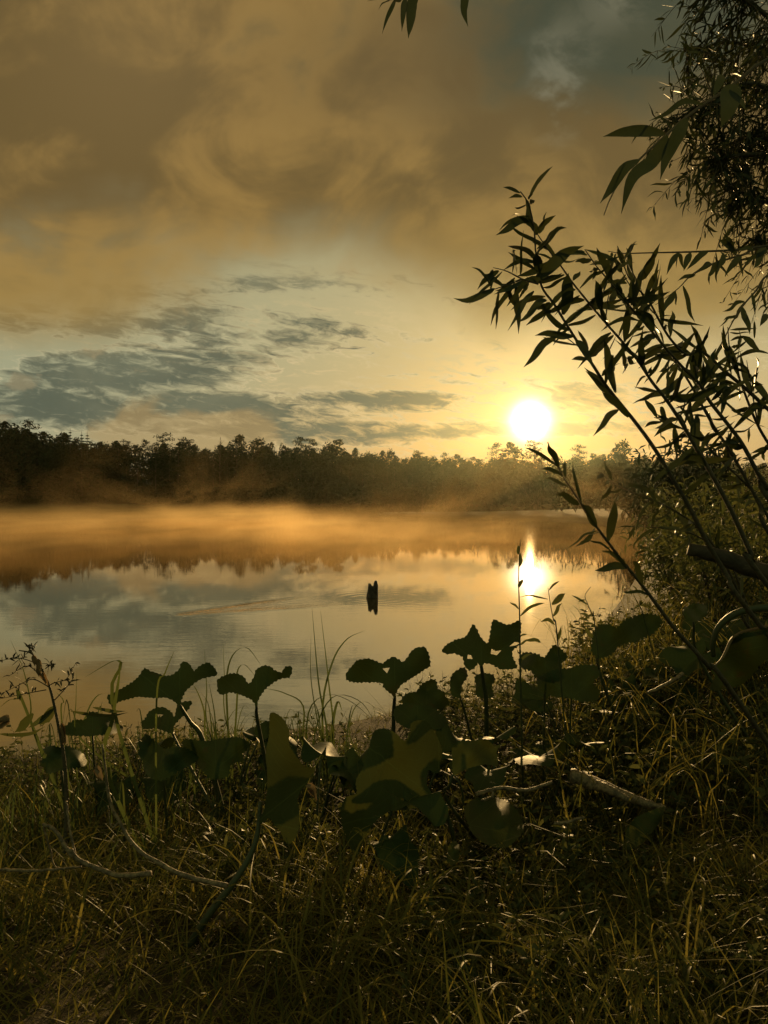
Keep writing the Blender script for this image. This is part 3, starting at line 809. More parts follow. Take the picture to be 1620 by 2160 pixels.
def heart(parent, base, out, up, size, seed):
    """one more broad leaf, built in space: base point, direction of its midrib, facing; torn and wavy at the edge"""
    rnd = random.Random(seed); mb = MB(); out = out.normalized(); sd = out.cross(up).normalized(); up = sd.cross(out)
    n, k = 44, 6; c = mb.vert(base + out * size * .28, .4); mb.xy.append((.28, 0)); rows = []
    lob = [1 + .16 * math.sin(2 * math.pi * i / n * 3 + seed) + .10 * math.sin(2 * math.pi * i / n * 7 + seed * 2.3) + rnd.uniform(-.05, .05) for i in range(n)]
    fold, dr, wv = rnd.uniform(.1, .55), rnd.uniform(.1, .7), rnd.uniform(.08, .2)
    for j in range(1, k + 1):
        row = []; q = j / k
        for i in range(n):
            a = 2 * math.pi * i / n
            rr = (.55 + .2 * math.cos(a) - .30 * max(0, math.cos(a + math.pi)) ** 6) * (1 + (lob[i] - 1) * q * q)
            x, y = math.cos(a) * rr * q, math.sin(a) * rr * q * .9
            zz = -dr * max(0, x + .2) ** 2 - .25 * y * y + wv * math.sin(a * 4 + seed) * q * q + fold * abs(y) + .03 * (1 - abs(math.sin(a * 3.5))) ** 5 * q
            row.append(mb.vert(base + out * (x + .28) * size + sd * y * size + up * zz * size, .3 + .4 * rnd.random())); mb.xy.append((x + .28, y))
        rows.append(row)
    for i in range(n): mb.f.append((c, rows[0][i], rows[0][(i + 1) % n]))
    for j in range(k - 1):
        for i in range(n): mb.f.append((rows[j][i], rows[j + 1][i], rows[j + 1][(i + 1) % n], rows[j][(i + 1) % n]))
    o = mb.build('leaf', M['burdock_shaded'], parent)
def low_burdocks():
    rnd = random.Random(21)
    spots = [(-.75, 3.7, 3, .17, 'low burdock in the shade under the ragged left leaf'), (-1.25, 3.55, 3, .16, 'low burdock beside the tall dry seed stalk'),
             (-.28, 3.0, 3, .20, 'low burdock between the long hanging leaf and the two-lobed one'), (.15, 3.2, 4, .20, 'low burdock behind the largest olive leaf'),
             (.75, 3.35, 3, .18, 'low burdock beneath the tallest jagged burdock'), (1.05, 4.2, 4, .2, 'low burdock at the waterline beneath the glitter'),
             (1.55, 4.6, 4, .24, 'low burdock on the mound behind the rough leaf'), (2.0, 4.3, 4, .24, 'low burdock at the foot of the willow shoots'),
             (2.5, 5.4, 4, .26, 'low burdock on the bank where the shore bends'), (.45, 3.0, 3, .17, 'low burdock behind the small pale folded leaf'),
             (-.05, 2.55, 2, .15, 'low burdock in the shade left of the largest olive leaf')]
    for x, y, n, s, lab in spots:
        rt = foot(x, y); r = plant('burdock', rt, lab)
        for k in range(n):
            a = rnd.uniform(0, 6.28); h = rnd.uniform(.14, .34) * (1.25 if s > .22 else 1)
            b = rt + Vector((math.cos(a) * .12, math.sin(a) * .12, h + .03))
            stalk(r, [b, (b + rt) * .5 + Vector((0, 0, .03)), rt], .004, .007, n=6, sides=5)
            heart(r, b, Vector((math.cos(a), math.sin(a), rnd.uniform(-.3, .5))), Vector((rnd.uniform(-.4, .4), rnd.uniform(-.7, .3), 1)), s * rnd.uniform(.8, 1.25), rnd.randrange(999))
low_burdocks()
def waterline_leaves():
    for k, (px, py, y, W, H, lab) in enumerate([(195, 1530, 3.3, 120, 52, 'dark leaf with a reddish withered edge low beside the dry seed stalk'), (130, 1600, 3.0, 90, 60, 'narrow dark leaf low in the sedge at the left edge'), (345, 1600, 3.0, 110, 90, 'pointed dark leaf rising below the ragged left leaf'),
                                            (455, 1590, 3.0, 130, 80, 'folded dark leaf below the sedge hoop'), (1150, 1400, 3.6, 100, 70, 'dark leaf in the glitter right of the tallest burdock'), (1205, 1440, 3.5, 130, 80, 'broad dark leaf low between the glitter and the rough leaf'), (900, 1470, 3.6, 90, 60, 'small dark leaf between the two burdocks in the middle')]):
        rnd = random.Random(300 + k); n = 15; o = []
        for i in range(n):
            a = 2 * math.pi * i / n; q = 1 + .22 * math.sin(3 * a + k) + rnd.uniform(-.16, .16) - (.35 if abs(a - 4.2 - .3 * (k % 3)) < .3 else 0)
            o.append((px + math.cos(a) * W * .5 * q, py + math.sin(a) * H * .5 * q))
        rt = foot((px - 810) / F * y, y + .05); r = plant('burdock', rt, lab)
        broad_leaf(r, o, y, .22, rnd.uniform(-.15, .15), (px, py + H * .4), .3, .07, seed=40 + k, teeth=2.2)
        stalk(r, [P(px, py + H * .35, y), (P(px, py + H * .5, y) + rt) * .5, rt], .004, .008, n=8)
waterline_leaves()

# ------------------------------------------------------------------ sedge and tall grass
SED = 'tufts of sedge along the waterline'
def sedge(root, y, blades, extra, label, seed, spread=.12, hgt=.5, w=.010):
    """a tuft: some blades drawn from the photograph, the rest springing from its crown"""
    rnd = random.Random(seed); rt = foot(root, y)
    r = empty('sedge_tuft', rt, label, 'sedge', SED); mb = MB()
    for px, wd in blades:
        pts = [P(a, b, y + .05 * math.sin(i * 1.3 + seed)) for i, (a, b) in enumerate(px)]
        pts = curve([rt + Vector((rnd.uniform(-.05, .05), rnd.uniform(-.05, .05), 0))] + pts, 18)
        mb.blade(pts, [wd * (1 - (i / 18) ** 2.2 * .93) for i in range(19)], Vector((rnd.uniform(.5, 1), rnd.uniform(-.6, .6), 0)), rnd.random(), .25)
    for k in range(extra):
        a = rnd.uniform(0, 6.28); h = hgt * rnd.uniform(.5, 1.1); o = rnd.uniform(.15, .75) * h; d = Vector((math.cos(a), math.sin(a), 0))
        b0 = rt + Vector((rnd.gauss(0, spread * .4), rnd.gauss(0, spread * .4), 0))
        dr = rnd.choice((.95, .8, .55, .35))
        pts = curve([b0, b0 + d * o * .25 + Vector((0, 0, h * .55)), b0 + d * o * .65 + Vector((0, 0, h * .9)), b0 + d * o * 1.15 + Vector((0, 0, h * dr))], 9)
        mb.blade(pts, [w * rnd.uniform(.6, 1.1) * (1 - (i / 9) ** 2 * .9) for i in range(10)], Vector((-d.y, d.x, 0)) + Vector((rnd.uniform(-.5, .5), 0, 0)), rnd.random(), .25)
    mb.build('blades', M['sedge'], r)
    return r
def sedges():
    sedge(-.32, 3.95, [([(690, 1560), (672, 1440), (658, 1282)], .013), ([(702, 1560), (692, 1430), (676, 1288)], .013), ([(680, 1500), (700, 1400), (730, 1350), (770, 1330)], .012), ([(672, 1530), (656, 1430), (656, 1340)], .009),
                       ([(648, 1600), (652, 1500), (690, 1466), (740, 1480), (790, 1522)], .012), ([(640, 1580), (640, 1490), (600, 1462), (560, 1452)], .012), ([(662, 1560), (700, 1472), (760, 1480), (800, 1540)], .010), ([(700, 1540), (712, 1480), (722, 1500)], .02)], 34,
          'sedge tuft with two tall upright blades crossing, left of the stump', 31, .2, .42)
    sedge(-.74, 3.75, [([(482, 1560), (478, 1440), (490, 1384), (520, 1366), (550, 1402)], .012), ([(440, 1540), (436, 1450), (431, 1370)], .008), ([(476, 1520), (473, 1430), (471, 1356)], .011), ([(500, 1480), (500, 1420), (515, 1402), (540, 1428)], .010),
                       ([(440, 1580), (430, 1500), (412, 1452), (402, 1447)], .018), ([(452, 1580), (440, 1490), (425, 1462)], .016), ([(460, 1570), (452, 1500), (440, 1436)], .010)], 16,
          'sedge tuft with one blade bowed into a hoop between two burdock leaves', 32, .22, .40)
    sedge(-.86, 2.72, [([(222, 1620), (236, 1520), (249, 1440), (254, 1404)], .02), ([(240, 1500), (253, 1410), (254, 1397), (236, 1395), (180, 1428)], .013), ([(330, 1480), (348, 1420), (368, 1372)], .008)], 7,
          'sedge tuft with a broad blade snapped over at its top', 33, .12, .34)
    sedge(-1.3, 3.15, [([(48, 1480), (38, 1475), (20, 1476), (0, 1492)], .012), ([(75, 1560), (64, 1480), (48, 1410), (22, 1350)], .009), ([(130, 1520), (134, 1480), (118, 1460)], .007), ([(158, 1560), (160, 1480), (162, 1412)], .007)], 34,
          'sedge tuft at the left edge in front of the water', 34, .30, .40)
    sedge(-1.55, 3.5, [], 40, 'sedge tuft half cut by the left edge, thin and dense', 35, .3, .38)
    sedge(-1.02, 3.6, [([(180, 1570), (182, 1510), (205, 1468), (240, 1462)], .010), ([(208, 1560), (212, 1500), (216, 1478)], .006)], 30, 'sedge tuft right of the dry seed stalk', 36, .25, .36)
    sedge(-.08, 4.2, [([(740, 1560), (745, 1500), (770, 1480), (805, 1505)], .008)], 24, 'small sedge tuft right of the two crossing blades', 37, .16, .30, .006)
    sedge(.28, 4.3, [], 20, 'small sedge tuft behind the heart-winged burdock', 38, .16, .28, .006)
    sedge(1.15, 5.2, [], 22, 'thin sedge tuft at the waterline under the sun glitter', 39, .2, .36, .006)
    sedge(-.52, 3.35, [], 26, 'sedge tuft under the two-lobed burdock leaf', 40, .22, .3, .007)
    for k, (x, y, n, h, lab) in enumerate([(-1.75, 4.15, 34, .42, 'sedge tuft standing in the shallows farthest to the left'), (-1.25, 4.1, 30, .40, 'sedge tuft in the water behind the dry seed stalk'), (-.95, 4.3, 28, .34, 'sedge tuft in the shallows behind the ragged left leaf'),
                                     (-.6, 4.5, 26, .32, 'sedge tuft in the shallows left of the hoop blade'), (-1.5, 3.0, 26, .34, 'sedge tuft low at the left edge among short grass'), (-.95, 3.2, 30, .34, 'sedge tuft under the narrow dark leaf'), (.0, 3.9, 26, .3, 'sedge tuft behind the heart-winged burdock stalk'), (-.25, 3.6, 24, .32, 'sedge tuft right of the two-lobed burdock')]):
        sedge(x, y, [], n, lab, 340 + k, .26, h, .009)
sedges()

# ------------------------------------------------------------------ dry seed stalk and slender weeds
def lance(mb, base, tip, width, sag=.08, tone=None, fold=.25, n=9, side=None, ragged=0.0, rnd=random):
    base, tip = Vector(base), Vector(tip); L = (tip - base).length
    w1, w2 = (Vector((rnd.gauss(0, .028), rnd.gauss(0, .028), rnd.gauss(0, .028))) * L for _ in range(2))
    pts = curve([base, base.lerp(tip, .36) + Vector((0, 0, sag * L * .92)) + w1, base.lerp(tip, .7) + Vector((0, 0, sag * L * .8)) + w2, tip], n)
    wd = []
    for i in range(n + 1):
        t = i / n; f = (math.sin(math.pi * min(1, t * 1.02 + .02) ** .8) ** .8) if t < 1 else 0
        wd.append(max(.0006, width * f * (1 + ragged * rnd.uniform(-1, .5))))
    if side is None: side = Vector((rnd.uniform(-1, 1), rnd.uniform(-1, 1), rnd.uniform(-1, 1)))
    mb.blade(pts, wd, side, rnd.random() if tone is None else tone, fold)
def facing(d, k=1.0, rnd=random):
    """a width direction that shows a leaf of direction d mostly broadside from the water path"""
    s = Vector(d).cross(Vector((rnd.uniform(-k, k), 1, rnd.uniform(-k, k))))
    return s if s.length > 1e-3 else Vector((1, 0, 0))

def seed_stalk():
    y = 2.65; rt = foot(-1.14, 2.6)
    r = empty('dry_seed_stalk', rt, 'withered dock stalk with curled seed sprays, at the left edge', 'plant')
    stalk(r, [rt, P(140, 1700, y), P(135, 1600, y), P(123, 1530, y), P(105, 1450, y), P(82, 1400, y), P(66, 1378, y), P(40, 1372, y)], .0085, .002, 'twig', 24, 'stem')
    rnd = random.Random(44)
    sprays = [[(105, 1450), (70, 1433), (40, 1445), (0, 1465)], [(82, 1402), (50, 1390), (20, 1390), (-10, 1397)], [(98, 1440), (60, 1405), (20, 1425)], [(100, 1448), (115, 1440), (140, 1432), (160, 1398)],
              [(96, 1410), (105, 1404), (112, 1402)], [(70, 1380), (62, 1370), (74, 1362)], [(112, 1480), (140, 1450), (155, 1430)], [(98, 1455), (60, 1462), (0, 1474)]]
    for s in sprays:
        mb = MB(); pts = curve([P(a, b, y + rnd.uniform(-.02, .02)) for a, b in s], 12)
        mb.tube(pts, taper(13, .0022, .0008), 5, .2)
        for q in pts[4:]:
            for _ in range(2):
                e = q + Vector((rnd.gauss(0, .006), rnd.gauss(0, .006), rnd.gauss(0, .007)))
                lance(mb, q, e + (e - q) * 1.2, .007, .1, .2, .4, 4, None, .3, rnd)
        mb.build('spray', M['twig'], r)
    for a, b, c, d, w in [(70, 1382, 76, 1403, 9), (80, 1390, 84, 1425, 9), (78, 1408, 86, 1430, 8), (90, 1418, 98, 1445, 9), (130, 1525, 138, 1565, 10), (134, 1550, 137, 1572, 8)]:
        mb = MB()
        for k in range(4): lance(mb, P(a, b, y - .01), P(c + rnd.uniform(-4, 4), d + rnd.uniform(-3, 3), y - .01 + rnd.uniform(-.01, .01)), w * y / F, .1, .8, .6, 6, None, .1, rnd)
        mb.build('husk', M['seed'], r)
    mb = MB()
    for a, b, c, d, w in [(112, 1490, 84, 1530, 22), (70, 1505, 30, 1545, 20), (115, 1494, 60, 1535, 14), (0, 1548, 95, 1532, 10), (150, 1500, 270, 1503, 9), (196, 1492, 265, 1500, 8)]:
        lance(mb, P(a, b, y + .05), P(c, d, y + .06), w * y / F, -.06, .3, .3, 10, facing(P(c, d, y) - P(a, b, y), .4, rnd), .15, rnd)
    mb.build('leaves', M['herb'], r)
seed_stalk()

def slender_weeds():
    rnd = random.Random(52)
    def weed(root_xy, y, stem, leaves, label, r0=.004, buds=()):
        rt = foot(*root_xy); r = empty('slender_weed', rt, label, 'weed', 'slender weeds standing before the glitter')
        stalk(r, [rt] + [P(a, b, y) for a, b in stem], r0, .0012, 'stalk', 18, 'stem', 6)
        mb = MB()
        for a, b, c, d, w, sg in leaves:
            lance(mb, P(a, b, y), P(c, d, y + rnd.uniform(-.03, .03)), w * y / F, sg, .3, .25, 10, facing(P(c, d, y) - P(a, b, y), .3, rnd), .05, rnd)
        for a, b in buds:
            for _ in range(3): lance(mb, P(a, b, y), P(a + rnd.uniform(-7, 7), b - rnd.uniform(5, 14), y), 5 * y / F, 0, .3, .4, 5, None, 0, rnd)
        mb.build('leaves', M['herb'], r)
    weed((.62, 3.25), 3.2, [(1098, 1440), (1097, 1380), (1096, 1300), (1094, 1220), (1096, 1160), (1099, 1137)],
         [(1095, 1170, 1092, 1150, 7, 0), (1096, 1195, 1099, 1165, 8, 0), (1094, 1240, 1103, 1222, 9, .1), (1094, 1285, 1075, 1270, 5, .1), (1097, 1300, 1150, 1272, 7, .15), (1097, 1395, 1122, 1380, 6, .1), (1097, 1360, 1112, 1352, 5, .1), (1097, 1342, 1112, 1338, 4, .1)],
         'tall straight weed stem crossing the left side of the sun glitter', .005, [(1098, 1420), (1098, 1400), (1097, 1380), (1099, 1440)])
    weed((.85, 3.3), 3.25, [(1176, 1350), (1168, 1310), (1162, 1280), (1156, 1240)],
         [(1164, 1275, 1192, 1252, 15, .08), (1167, 1300, 1186, 1272, 8, .05), (1158, 1245, 1180, 1226, 5, .15), (1156, 1264, 1095, 1260, 4, .06), (1170, 1318, 1140, 1312, 8, .3), (1140, 1355, 1105, 1350, 8, .1), (1178, 1350, 1184, 1320, 7, 0)],
         'weed with one broad leaf turned to the sun, right of the tall straight stem')
    weed((1.05, 3.3), 3.3, [(1256, 1330), (1250, 1300), (1240, 1275), (1234, 1256), (1246, 1238)],
         [(1240, 1276, 1206, 1256, 5, .03), (1236, 1266, 1218, 1270, 3, .1), (1252, 1310, 1250, 1300, 4, 0), (1243, 1300, 1222, 1294, 5, .05), (1254, 1318, 1232, 1312, 5, .05), (1250, 1345, 1232, 1325, 9, .05)],
         'thin weed with a crooked tip at the right of the glitter', .003)
    weed((1.62, 4.0), 3.9, [(1360, 1310), (1352, 1285), (1342, 1265), (1336, 1256)],
         [(1350, 1280, 1340, 1276, 4, 0), (1352, 1280, 1362, 1272, 4, 0), (1350, 1276, 1358, 1268, 4, 0), (1346, 1278, 1336, 1284, 3, 0)],
         'little weed with starry leaf tufts before the right bank', .003, [(1350, 1277), (1367, 1280)])
slender_weeds()

# ------------------------------------------------------------------ willow shoots leaning in from the right
WIL = 'willow shoots leaning in from the right'
z5 = lambda p: Z(1000, 350, 2.613, p)
z8 = lambda p: Z(1000, 850, 2.613, p)
def dress(mb, pts, n, L, W, rnd, start=.0, end=1.0, droop=.25, ragged=.12, broad=.55):
    """scattered lance leaves along a stem given root to tip, no two at the same angle"""
    m = len(pts) - 1
    for k in range(n):
        t = start + (end - start) * (k + rnd.uniform(-.8, 1.8)) / n; t = min(max(t, start), end); i = min(int(t * m), m - 1)
        p = pts[i].lerp(pts[i + 1], t * m - i); tg = (pts[i + 1] - pts[i]).normalized()
        sdv = tg.cross(Vector((0, 1, 0))); sdv.normalize()
        s = 1 if rnd.random() < .5 else -1
        d = tg * rnd.uniform(-.15, 1.1) + sdv * s * rnd.uniform(.1, 1.0) + Vector((rnd.uniform(-.25, .25), rnd.uniform(-.9, .9), -droop * rnd.uniform(0, 2.2)))
        d.normalize(); l = L * rnd.choice((.4, .7, .85, 1.0, 1.0, 1.25)) * rnd.uniform(.85, 1.1) * (1 - .45 * max(0, t - .75) / .25)
        pet = p + d * .006
        cu = Vector((rnd.gauss(0, .1), rnd.gauss(0, .1), rnd.gauss(-.02, .12))) * l
        lance(mb, pet, p + d * l + cu, W * rnd.uniform(.5, 1.15) * (.6 + .4 * l / L), rnd.uniform(-.14, .18), None, rnd.uniform(.0, .5), 9,
              facing(d, broad + rnd.random() * 1.4, rnd), ragged * rnd.choice((.3, 1, 2.6)), rnd)
def willow_shoots():
    rnd = random.Random(61)
    def shoot(px, y0, y1, root, label, n, leaves=(), L=.138, W=.0225, r0=.009, tip=.0015, start=.25, side=()):
        rt = foot(*root)
        r = empty('willow_shoot', rt, label, 'willow', WIL)
        k = len(px) - 1
        pts = curve([rt] + [P(a, b, y0 + (y1 - y0) * i / k) for i, (a, b) in enumerate(px)], 60)
        mb = MB(); mb.tube(pts, taper(61, r0, tip, .8), 7, .5)
        lf = MB(); dress(lf, pts, n, L, W, rnd, start, .99)
        for sp in side:
            q = curve([P(a, b, y1) for a, b in sp], 14); mb.tube(q, taper(15, .003, .001), 5, .5); dress(lf, q, max(4, len(sp) * 3), L * .8, W * .8, rnd)
        for a, b, c, d, w in leaves:
            lance(lf, P(a, b, y1), P(c, d, y1 - .04), w * y1 / F, .08, None, .2, 12, facing(P(c, d, y1) - P(a, b, y1), .15, rnd), .08, rnd)
        mb.build('stem', M['twig'], r); lf.build('leaves', M['willow'], r)
    s1 = z8([(1540, 1180), (1400, 960), (1280, 760), (1200, 600), (1120, 460), (1000, 260), (900, 120)]) + z5([(790, 1290), (720, 1200), (650, 1090), (590, 1000), (520, 890), (440, 760), (380, 680), (355, 590), (340, 480), (330, 340), (300, 210), (255, 140)])
    shoot(s1, 2.3, 2.0, (1.95, 2.6), 'willow shoot reaching farthest left and highest, its top crossing the sky above the sun', 28,
          [(*a, *b, w) for a, b, w in [(z5([(310, 310)])[0], z5([(120, 382)])[0], 17), (z5([(330, 345)])[0], z5([(235, 275)])[0], 9), (z5([(340, 380)])[0], z5([(450, 272)])[0], 12), (z5([(330, 640)])[0], z5([(605, 440)])[0], 27), (z5([(350, 535)])[0], z5([(160, 575)])[0], 10),
           (z5([(548, 940)])[0], z5([(335, 935)])[0], 16), (z5([(450, 950)])[0], z5([(272, 1110)])[0], 17), (z5([(400, 740)])[0], z5([(240, 865)])[0], 14), (z5([(330, 690)])[0], z5([(185, 910)])[0], 12), (z5([(310, 210)])[0], z5([(335, 190)])[0], 10),
           (z5([(255, 150)])[0], z5([(160, 118)])[0], 8), (z5([(265, 170)])[0], z5([(190, 178)])[0], 8), (z5([(360, 590)])[0], z5([(345, 480)])[0], 20), (z5([(560, 960)])[0], z5([(660, 1110)])[0], 17), (z5([(850, 1385)])[0], z5([(705, 1245)])[0], 17), (z5([(795, 1345)])[0], z5([(655, 1490)])[0], 15)]], start=.42,
          side=[z5([(355, 650), (270, 625), (180, 580), (105, 560)]), z5([(260, 625), (170, 660), (95, 685)])])
    s2 = z8([(1600, 980), (1540, 860), (1430, 620), (1330, 430), (1230, 260), (1150, 120)]) + z5([(1060, 1290), (980, 1190), (900, 1070), (800, 950), (720, 860), (620, 740), (540, 640), (470, 540), (400, 450), (345, 370)])
    shoot(s2, 2.25, 2.05, (2.0, 2.5), 'willow shoot crossing behind the highest one, right of the sun', 54, [(*a, *b, w) for a, b, w in [(z5([(490, 820)])[0], z5([(520, 590)])[0], 26), (z5([(700, 800)])[0], z5([(670, 630)])[0], 18), (z5([(780, 1250)])[0], z5([(715, 950)])[0], 19)]])
    s3 = z8([(1680, 620), (1620, 480), (1560, 380), (1480, 230), (1400, 120)]) + z5([(1300, 1300), (1240, 1200), (1150, 1110), (1060, 1010), (960, 890), (880, 800), (830, 740), (750, 640), (680, 560), (610, 460)])
    shoot(s3, 2.35, 2.1, (2.15, 2.6), 'third willow shoot from the left with two narrow erect leaves near its tip', 52, [(*a, *b, w) for a, b, w in [(z5([(755, 645)])[0], z5([(675, 450)])[0], 17), (z5([(830, 970)])[0], z5([(850, 770)])[0], 17), (z5([(990, 910)])[0], z5([(890, 780)])[0], 22)]])
    s4 = z5([(1900, 1600), (1740, 1440), (1620, 1340), (1500, 1230), (1380, 1130), (1250, 1020), (1170, 1060 - 20), (1080, 950), (1020, 850), (960, 740), (870, 640), (830, 560), (790, 440)])
    shoot(s4, 2.5, 2.2, (2.3, 2.7), 'upper right willow shoot of the fan, ending in a single upright leaf', 42, [(*a, *b, w) for a, b, w in [(z5([(1225, 1185)])[0], z5([(1240, 960)])[0], 17), (z5([(880, 780)])[0], z5([(885, 610)])[0], 10), (z5([(940, 730)])[0], z5([(1020, 570)])[0], 12)]], start=.2)
    s5 = z8([(1400, 1560), (1300, 1460), (1220, 1370), (1110, 1250), (1020, 1130), (930, 1010), (840, 900), (740, 770), (680, 690), (600, 570), (520, 450), (460, 350), (405, 215)])
    shoot(s5, 2.25, 1.95, (1.62, 2.5), 'lowest willow shoot, thin and sparsely leaved over the river', 7, [(*a, *b, w) for a, b, w in [(z8([(840, 910)])[0], z8([(665, 925)])[0], 17), (z8([(840, 895)])[0], z8([(700, 815)])[0], 11), (z8([(675, 685)])[0], z8([(600, 565)])[0], 18), (z8([(740, 760)])[0], z8([(775, 540)])[0], 20), (z8([(680, 705)])[0], z8([(500, 810)])[0], 5),
           (z8([(760, 820)])[0], z8([(625, 755)])[0], 5), (z8([(485, 400)])[0], z8([(370, 365)])[0], 9), (z8([(520, 460)])[0], z8([(365, 415)])[0], 8), (z8([(460, 350)])[0], z8([(275, 245)])[0], 8), (z8([(465, 350)])[0], z8([(408, 225)])[0], 14), (z8([(580, 560)])[0], z8([(440, 510)])[0], 14), (z8([(930, 1000)])[0], z8([(870, 870)])[0], 14), (z8([(960, 1060)])[0], z8([(810, 1040)])[0], 7), (z8([(1020, 570)])[0], z8([(830, 430)])[0], 8)]], L=.09, W=.012, r0=.009, start=.6)
    # fainter ones to the right
    s6 = [(1660, 1180), (1600, 1060), (1545, 960), (1500, 890), (1450, 800), (1400, 730), (1350, 640), (1310, 570)]
    shoot(s6, 2.6, 2.5, (2.35, 2.9), 'willow shoot half hidden inside the fan, thick with leaves', 34, start=.2)
    s7 = [(1720, 1100), (1650, 980), (1600, 900), (1560, 800), (1540, 740), (1535, 690)]
    shoot(s7, 2.6, 2.4, (2.5, 2.8), 'willow shoot at the right edge with short side leaves', 30, start=.2, side=[[(1600, 900), (1585, 820), (1575, 760)]])
    s8 = z8([(1560, 1300), (1480, 1100), (1380, 880), (1250, 700), (1100, 590), (950, 520), (800, 460), (690, 380)])
    shoot(s8, 2.9, 2.8, (2.2, 3.2), 'slim willow shoot low over the right bank with fine leaves', 40, L=.12, W=.016, r0=.008, start=.25)
    s9 = [(1700, 1250), (1640, 1130), (1590, 1040), (1530, 980), (1480, 930), (1430, 900), (1380, 880)]
    shoot(s9, 2.9, 2.7, (2.45, 3.1), 'willow shoot behind the fan, bending left above the bank', 44, start=.2)
    s10 = z8([(1620, 1360), (1500, 1100), (1420, 900), (1330, 800), (1200, 720), (1050, 690), (880, 680)])
    shoot(s10, 3.2, 3.1, (2.5, 3.4), 'bent willow shoot nearest to the mist on the right bank', 34, L=.14, W=.018, r0=.008, start=.2)
willow_shoots()

# ------------------------------------------------------------------ the willow tree overhead
def willow_tree():
    rnd = random.Random(71); rt = foot(4.0, 5.4, .1)
    r = empty('willow_tree', rt, 'willow tree at the right edge, dense dark leaves hanging into the sky', 'tree')
    tr = MB(); tr.tube(curve([rt, rt + Vector((-.1, 0, 1.4)), rt + Vector((-.15, .05, 3.0)), rt + Vector((.1, 0, 4.6))], 14), taper(15, .20, .09), 12, .5)
    tr.build('trunk', M['bark'], r)
    top = rt + Vector((-.15, .05, 3.0)); lf, br = MB(), MB()
    limbs = [[(1900, 380), (1740, 150), (1600, 20), (1500, -40)], [(1880, 420), (1720, 260), (1600, 180), (1520, 200), (1430, 250)], [(1900, 480), (1760, 380), (1650, 330), (1540, 330), (1500, 340)], [(1900, 500), (1760, 460), (1640, 430), (1560, 420)],
             [(1900, 420), (1760, 250), (1640, 120), (1540, 90), (1450, 110)], [(1900, 300), (1800, 0), (1700, -200), (1600, -300)], [(1920, 450), (1800, 480), (1700, 520), (1640, 500)], [(1900, 440), (1700, 330), (1620, 290), (1580, 290)]]
    for q in limbs:
        y = 4.7 + rnd.uniform(-.4, .5)
        pts = curve([top + Vector((0, 0, rnd.uniform(-.8, .6)))] + [P(a, b, y) for a, b in q], 24)
        br.tube(pts, taper(25, .035, .006), 6, .5)
        for k in range(70):
            i = rnd.randrange(6, 25); p = pts[i]
            d = Vector((rnd.gauss(-.1, .8), rnd.gauss(0, .7), rnd.gauss(-.25, .6))).normalized(); l = rnd.uniform(.2, .5)
            tw = curve([p, p + d * l * .5, p + d * l + Vector((0, 0, -.30 * l))], 8)
            br.tube(tw, taper(9, .004, .0012), 4, .5)
            dress(lf, tw, int(l * 42), .115, .016, rnd, .05, 1.0, .5, .08, 1.2)
    # the sprays that show one by one
    zt = lambda p: Z(1200, 0, 3.857, p)
    for q, n in [(zt([(1150, 430), (1040, 415), (950, 400), (830, 380)]), 13), (zt([(1250, 440), (1120, 560), (1040, 640), (980, 700)]), 9), (zt([(1220, 1060), (1150, 940), (1090, 930), (1010, 960)]), 12),
                 (zt([(1350, 520), (1240, 640), (1140, 700)]), 8), (zt([(1300, 1330), (1200, 1320), (1110, 1380)]), 12), (zt([(1300, 1180), (1150, 1170), (1010, 1190)]), 10), (zt([(1320, 1560), (1200, 1480), (1080, 1470)]), 12), (zt([(1420, 1640), (1330, 1600), (1250, 1660)]), 12),
                 (zt([(1150, 100), (1050, 90), (930, 20)]), 8), (zt([(1180, 210), (1080, 180), (960, 140)]), 8), (zt([(1600, 1850), (1530, 1900), (1460, 1960)]), 12), (zt([(1440, 1260), (1290, 1260), (1120, 1220)]), 14)]:
        y = 4.6 + rnd.uniform(-.3, .3); pts = curve([P(a, b, y) for a, b in q], 12)
        br.tube(pts, taper(13, .005, .0015), 4, .5); dress(lf, pts, n, .13, .02, rnd, 0, 1, .4, .08, .6)
    br.build('branches', M['twig'], r)
    lf.build('foliage', M['willow'], r)
    # nearer boughs that cross the view
    def bough(name, px, y0, y1, leaves, n=0, L=.11, W=.016, join=None, r0=.006, label=None):
        k = len(px) - 1; pts = [P(a, b, y0 + (y1 - y0) * i / k) for i, (a, b) in enumerate(px)]
        pts = curve(([join] if join else []) + pts, 30)
        mb = MB(); mb.tube(pts, taper(31, r0, .0012), 6, .5); o = mb.build(name, M['twig'], r)
        l = MB()
        if n: dress(l, pts, n, L, W, rnd, .35, 1.0, .5, .12, .4)
        for a, b, c, d, w in leaves:
            lance(l, P(a, b, y1), P(c, d, y1 - .03), w * y1 / F, .07, .3, .2, 14, facing(P(c, d, y1) - P(a, b, y1), .12, rnd), .05, rnd)
        lo = MB(); lo = l.build('leaves', M['willow'], o)
        if label: o['label'] = label
    j = rt + Vector((-.2, 0, 2.6))
    lz = lambda a, b, w: (*zt([a])[0], *zt([b])[0], w)
    bough('bough', zt([(2200, 300), (1620, 480), (1400, 640), (1250, 750), (1080, 860), (900, 1000), (800, 1090), (700, 1180), (570, 1300), (430, 1450), (335, 1620), (285, 1750)]), 3.6, 2.1,
          [lz((780, 1088), (275, 1112), 24), lz((800, 1100), (425, 1742), 30), lz((962, 965), (742, 1465), 28), lz((572, 1300), (252, 1655), 22), lz((1095, 850), (648, 985), 12), lz((1380, 700), (1235, 1040), 44), lz((1250, 610), (1180, 780), 18), lz((1300, 740), (1440, 900), 14)],
          0, join=j, r0=.010, label='near bough with five long separate leaves')
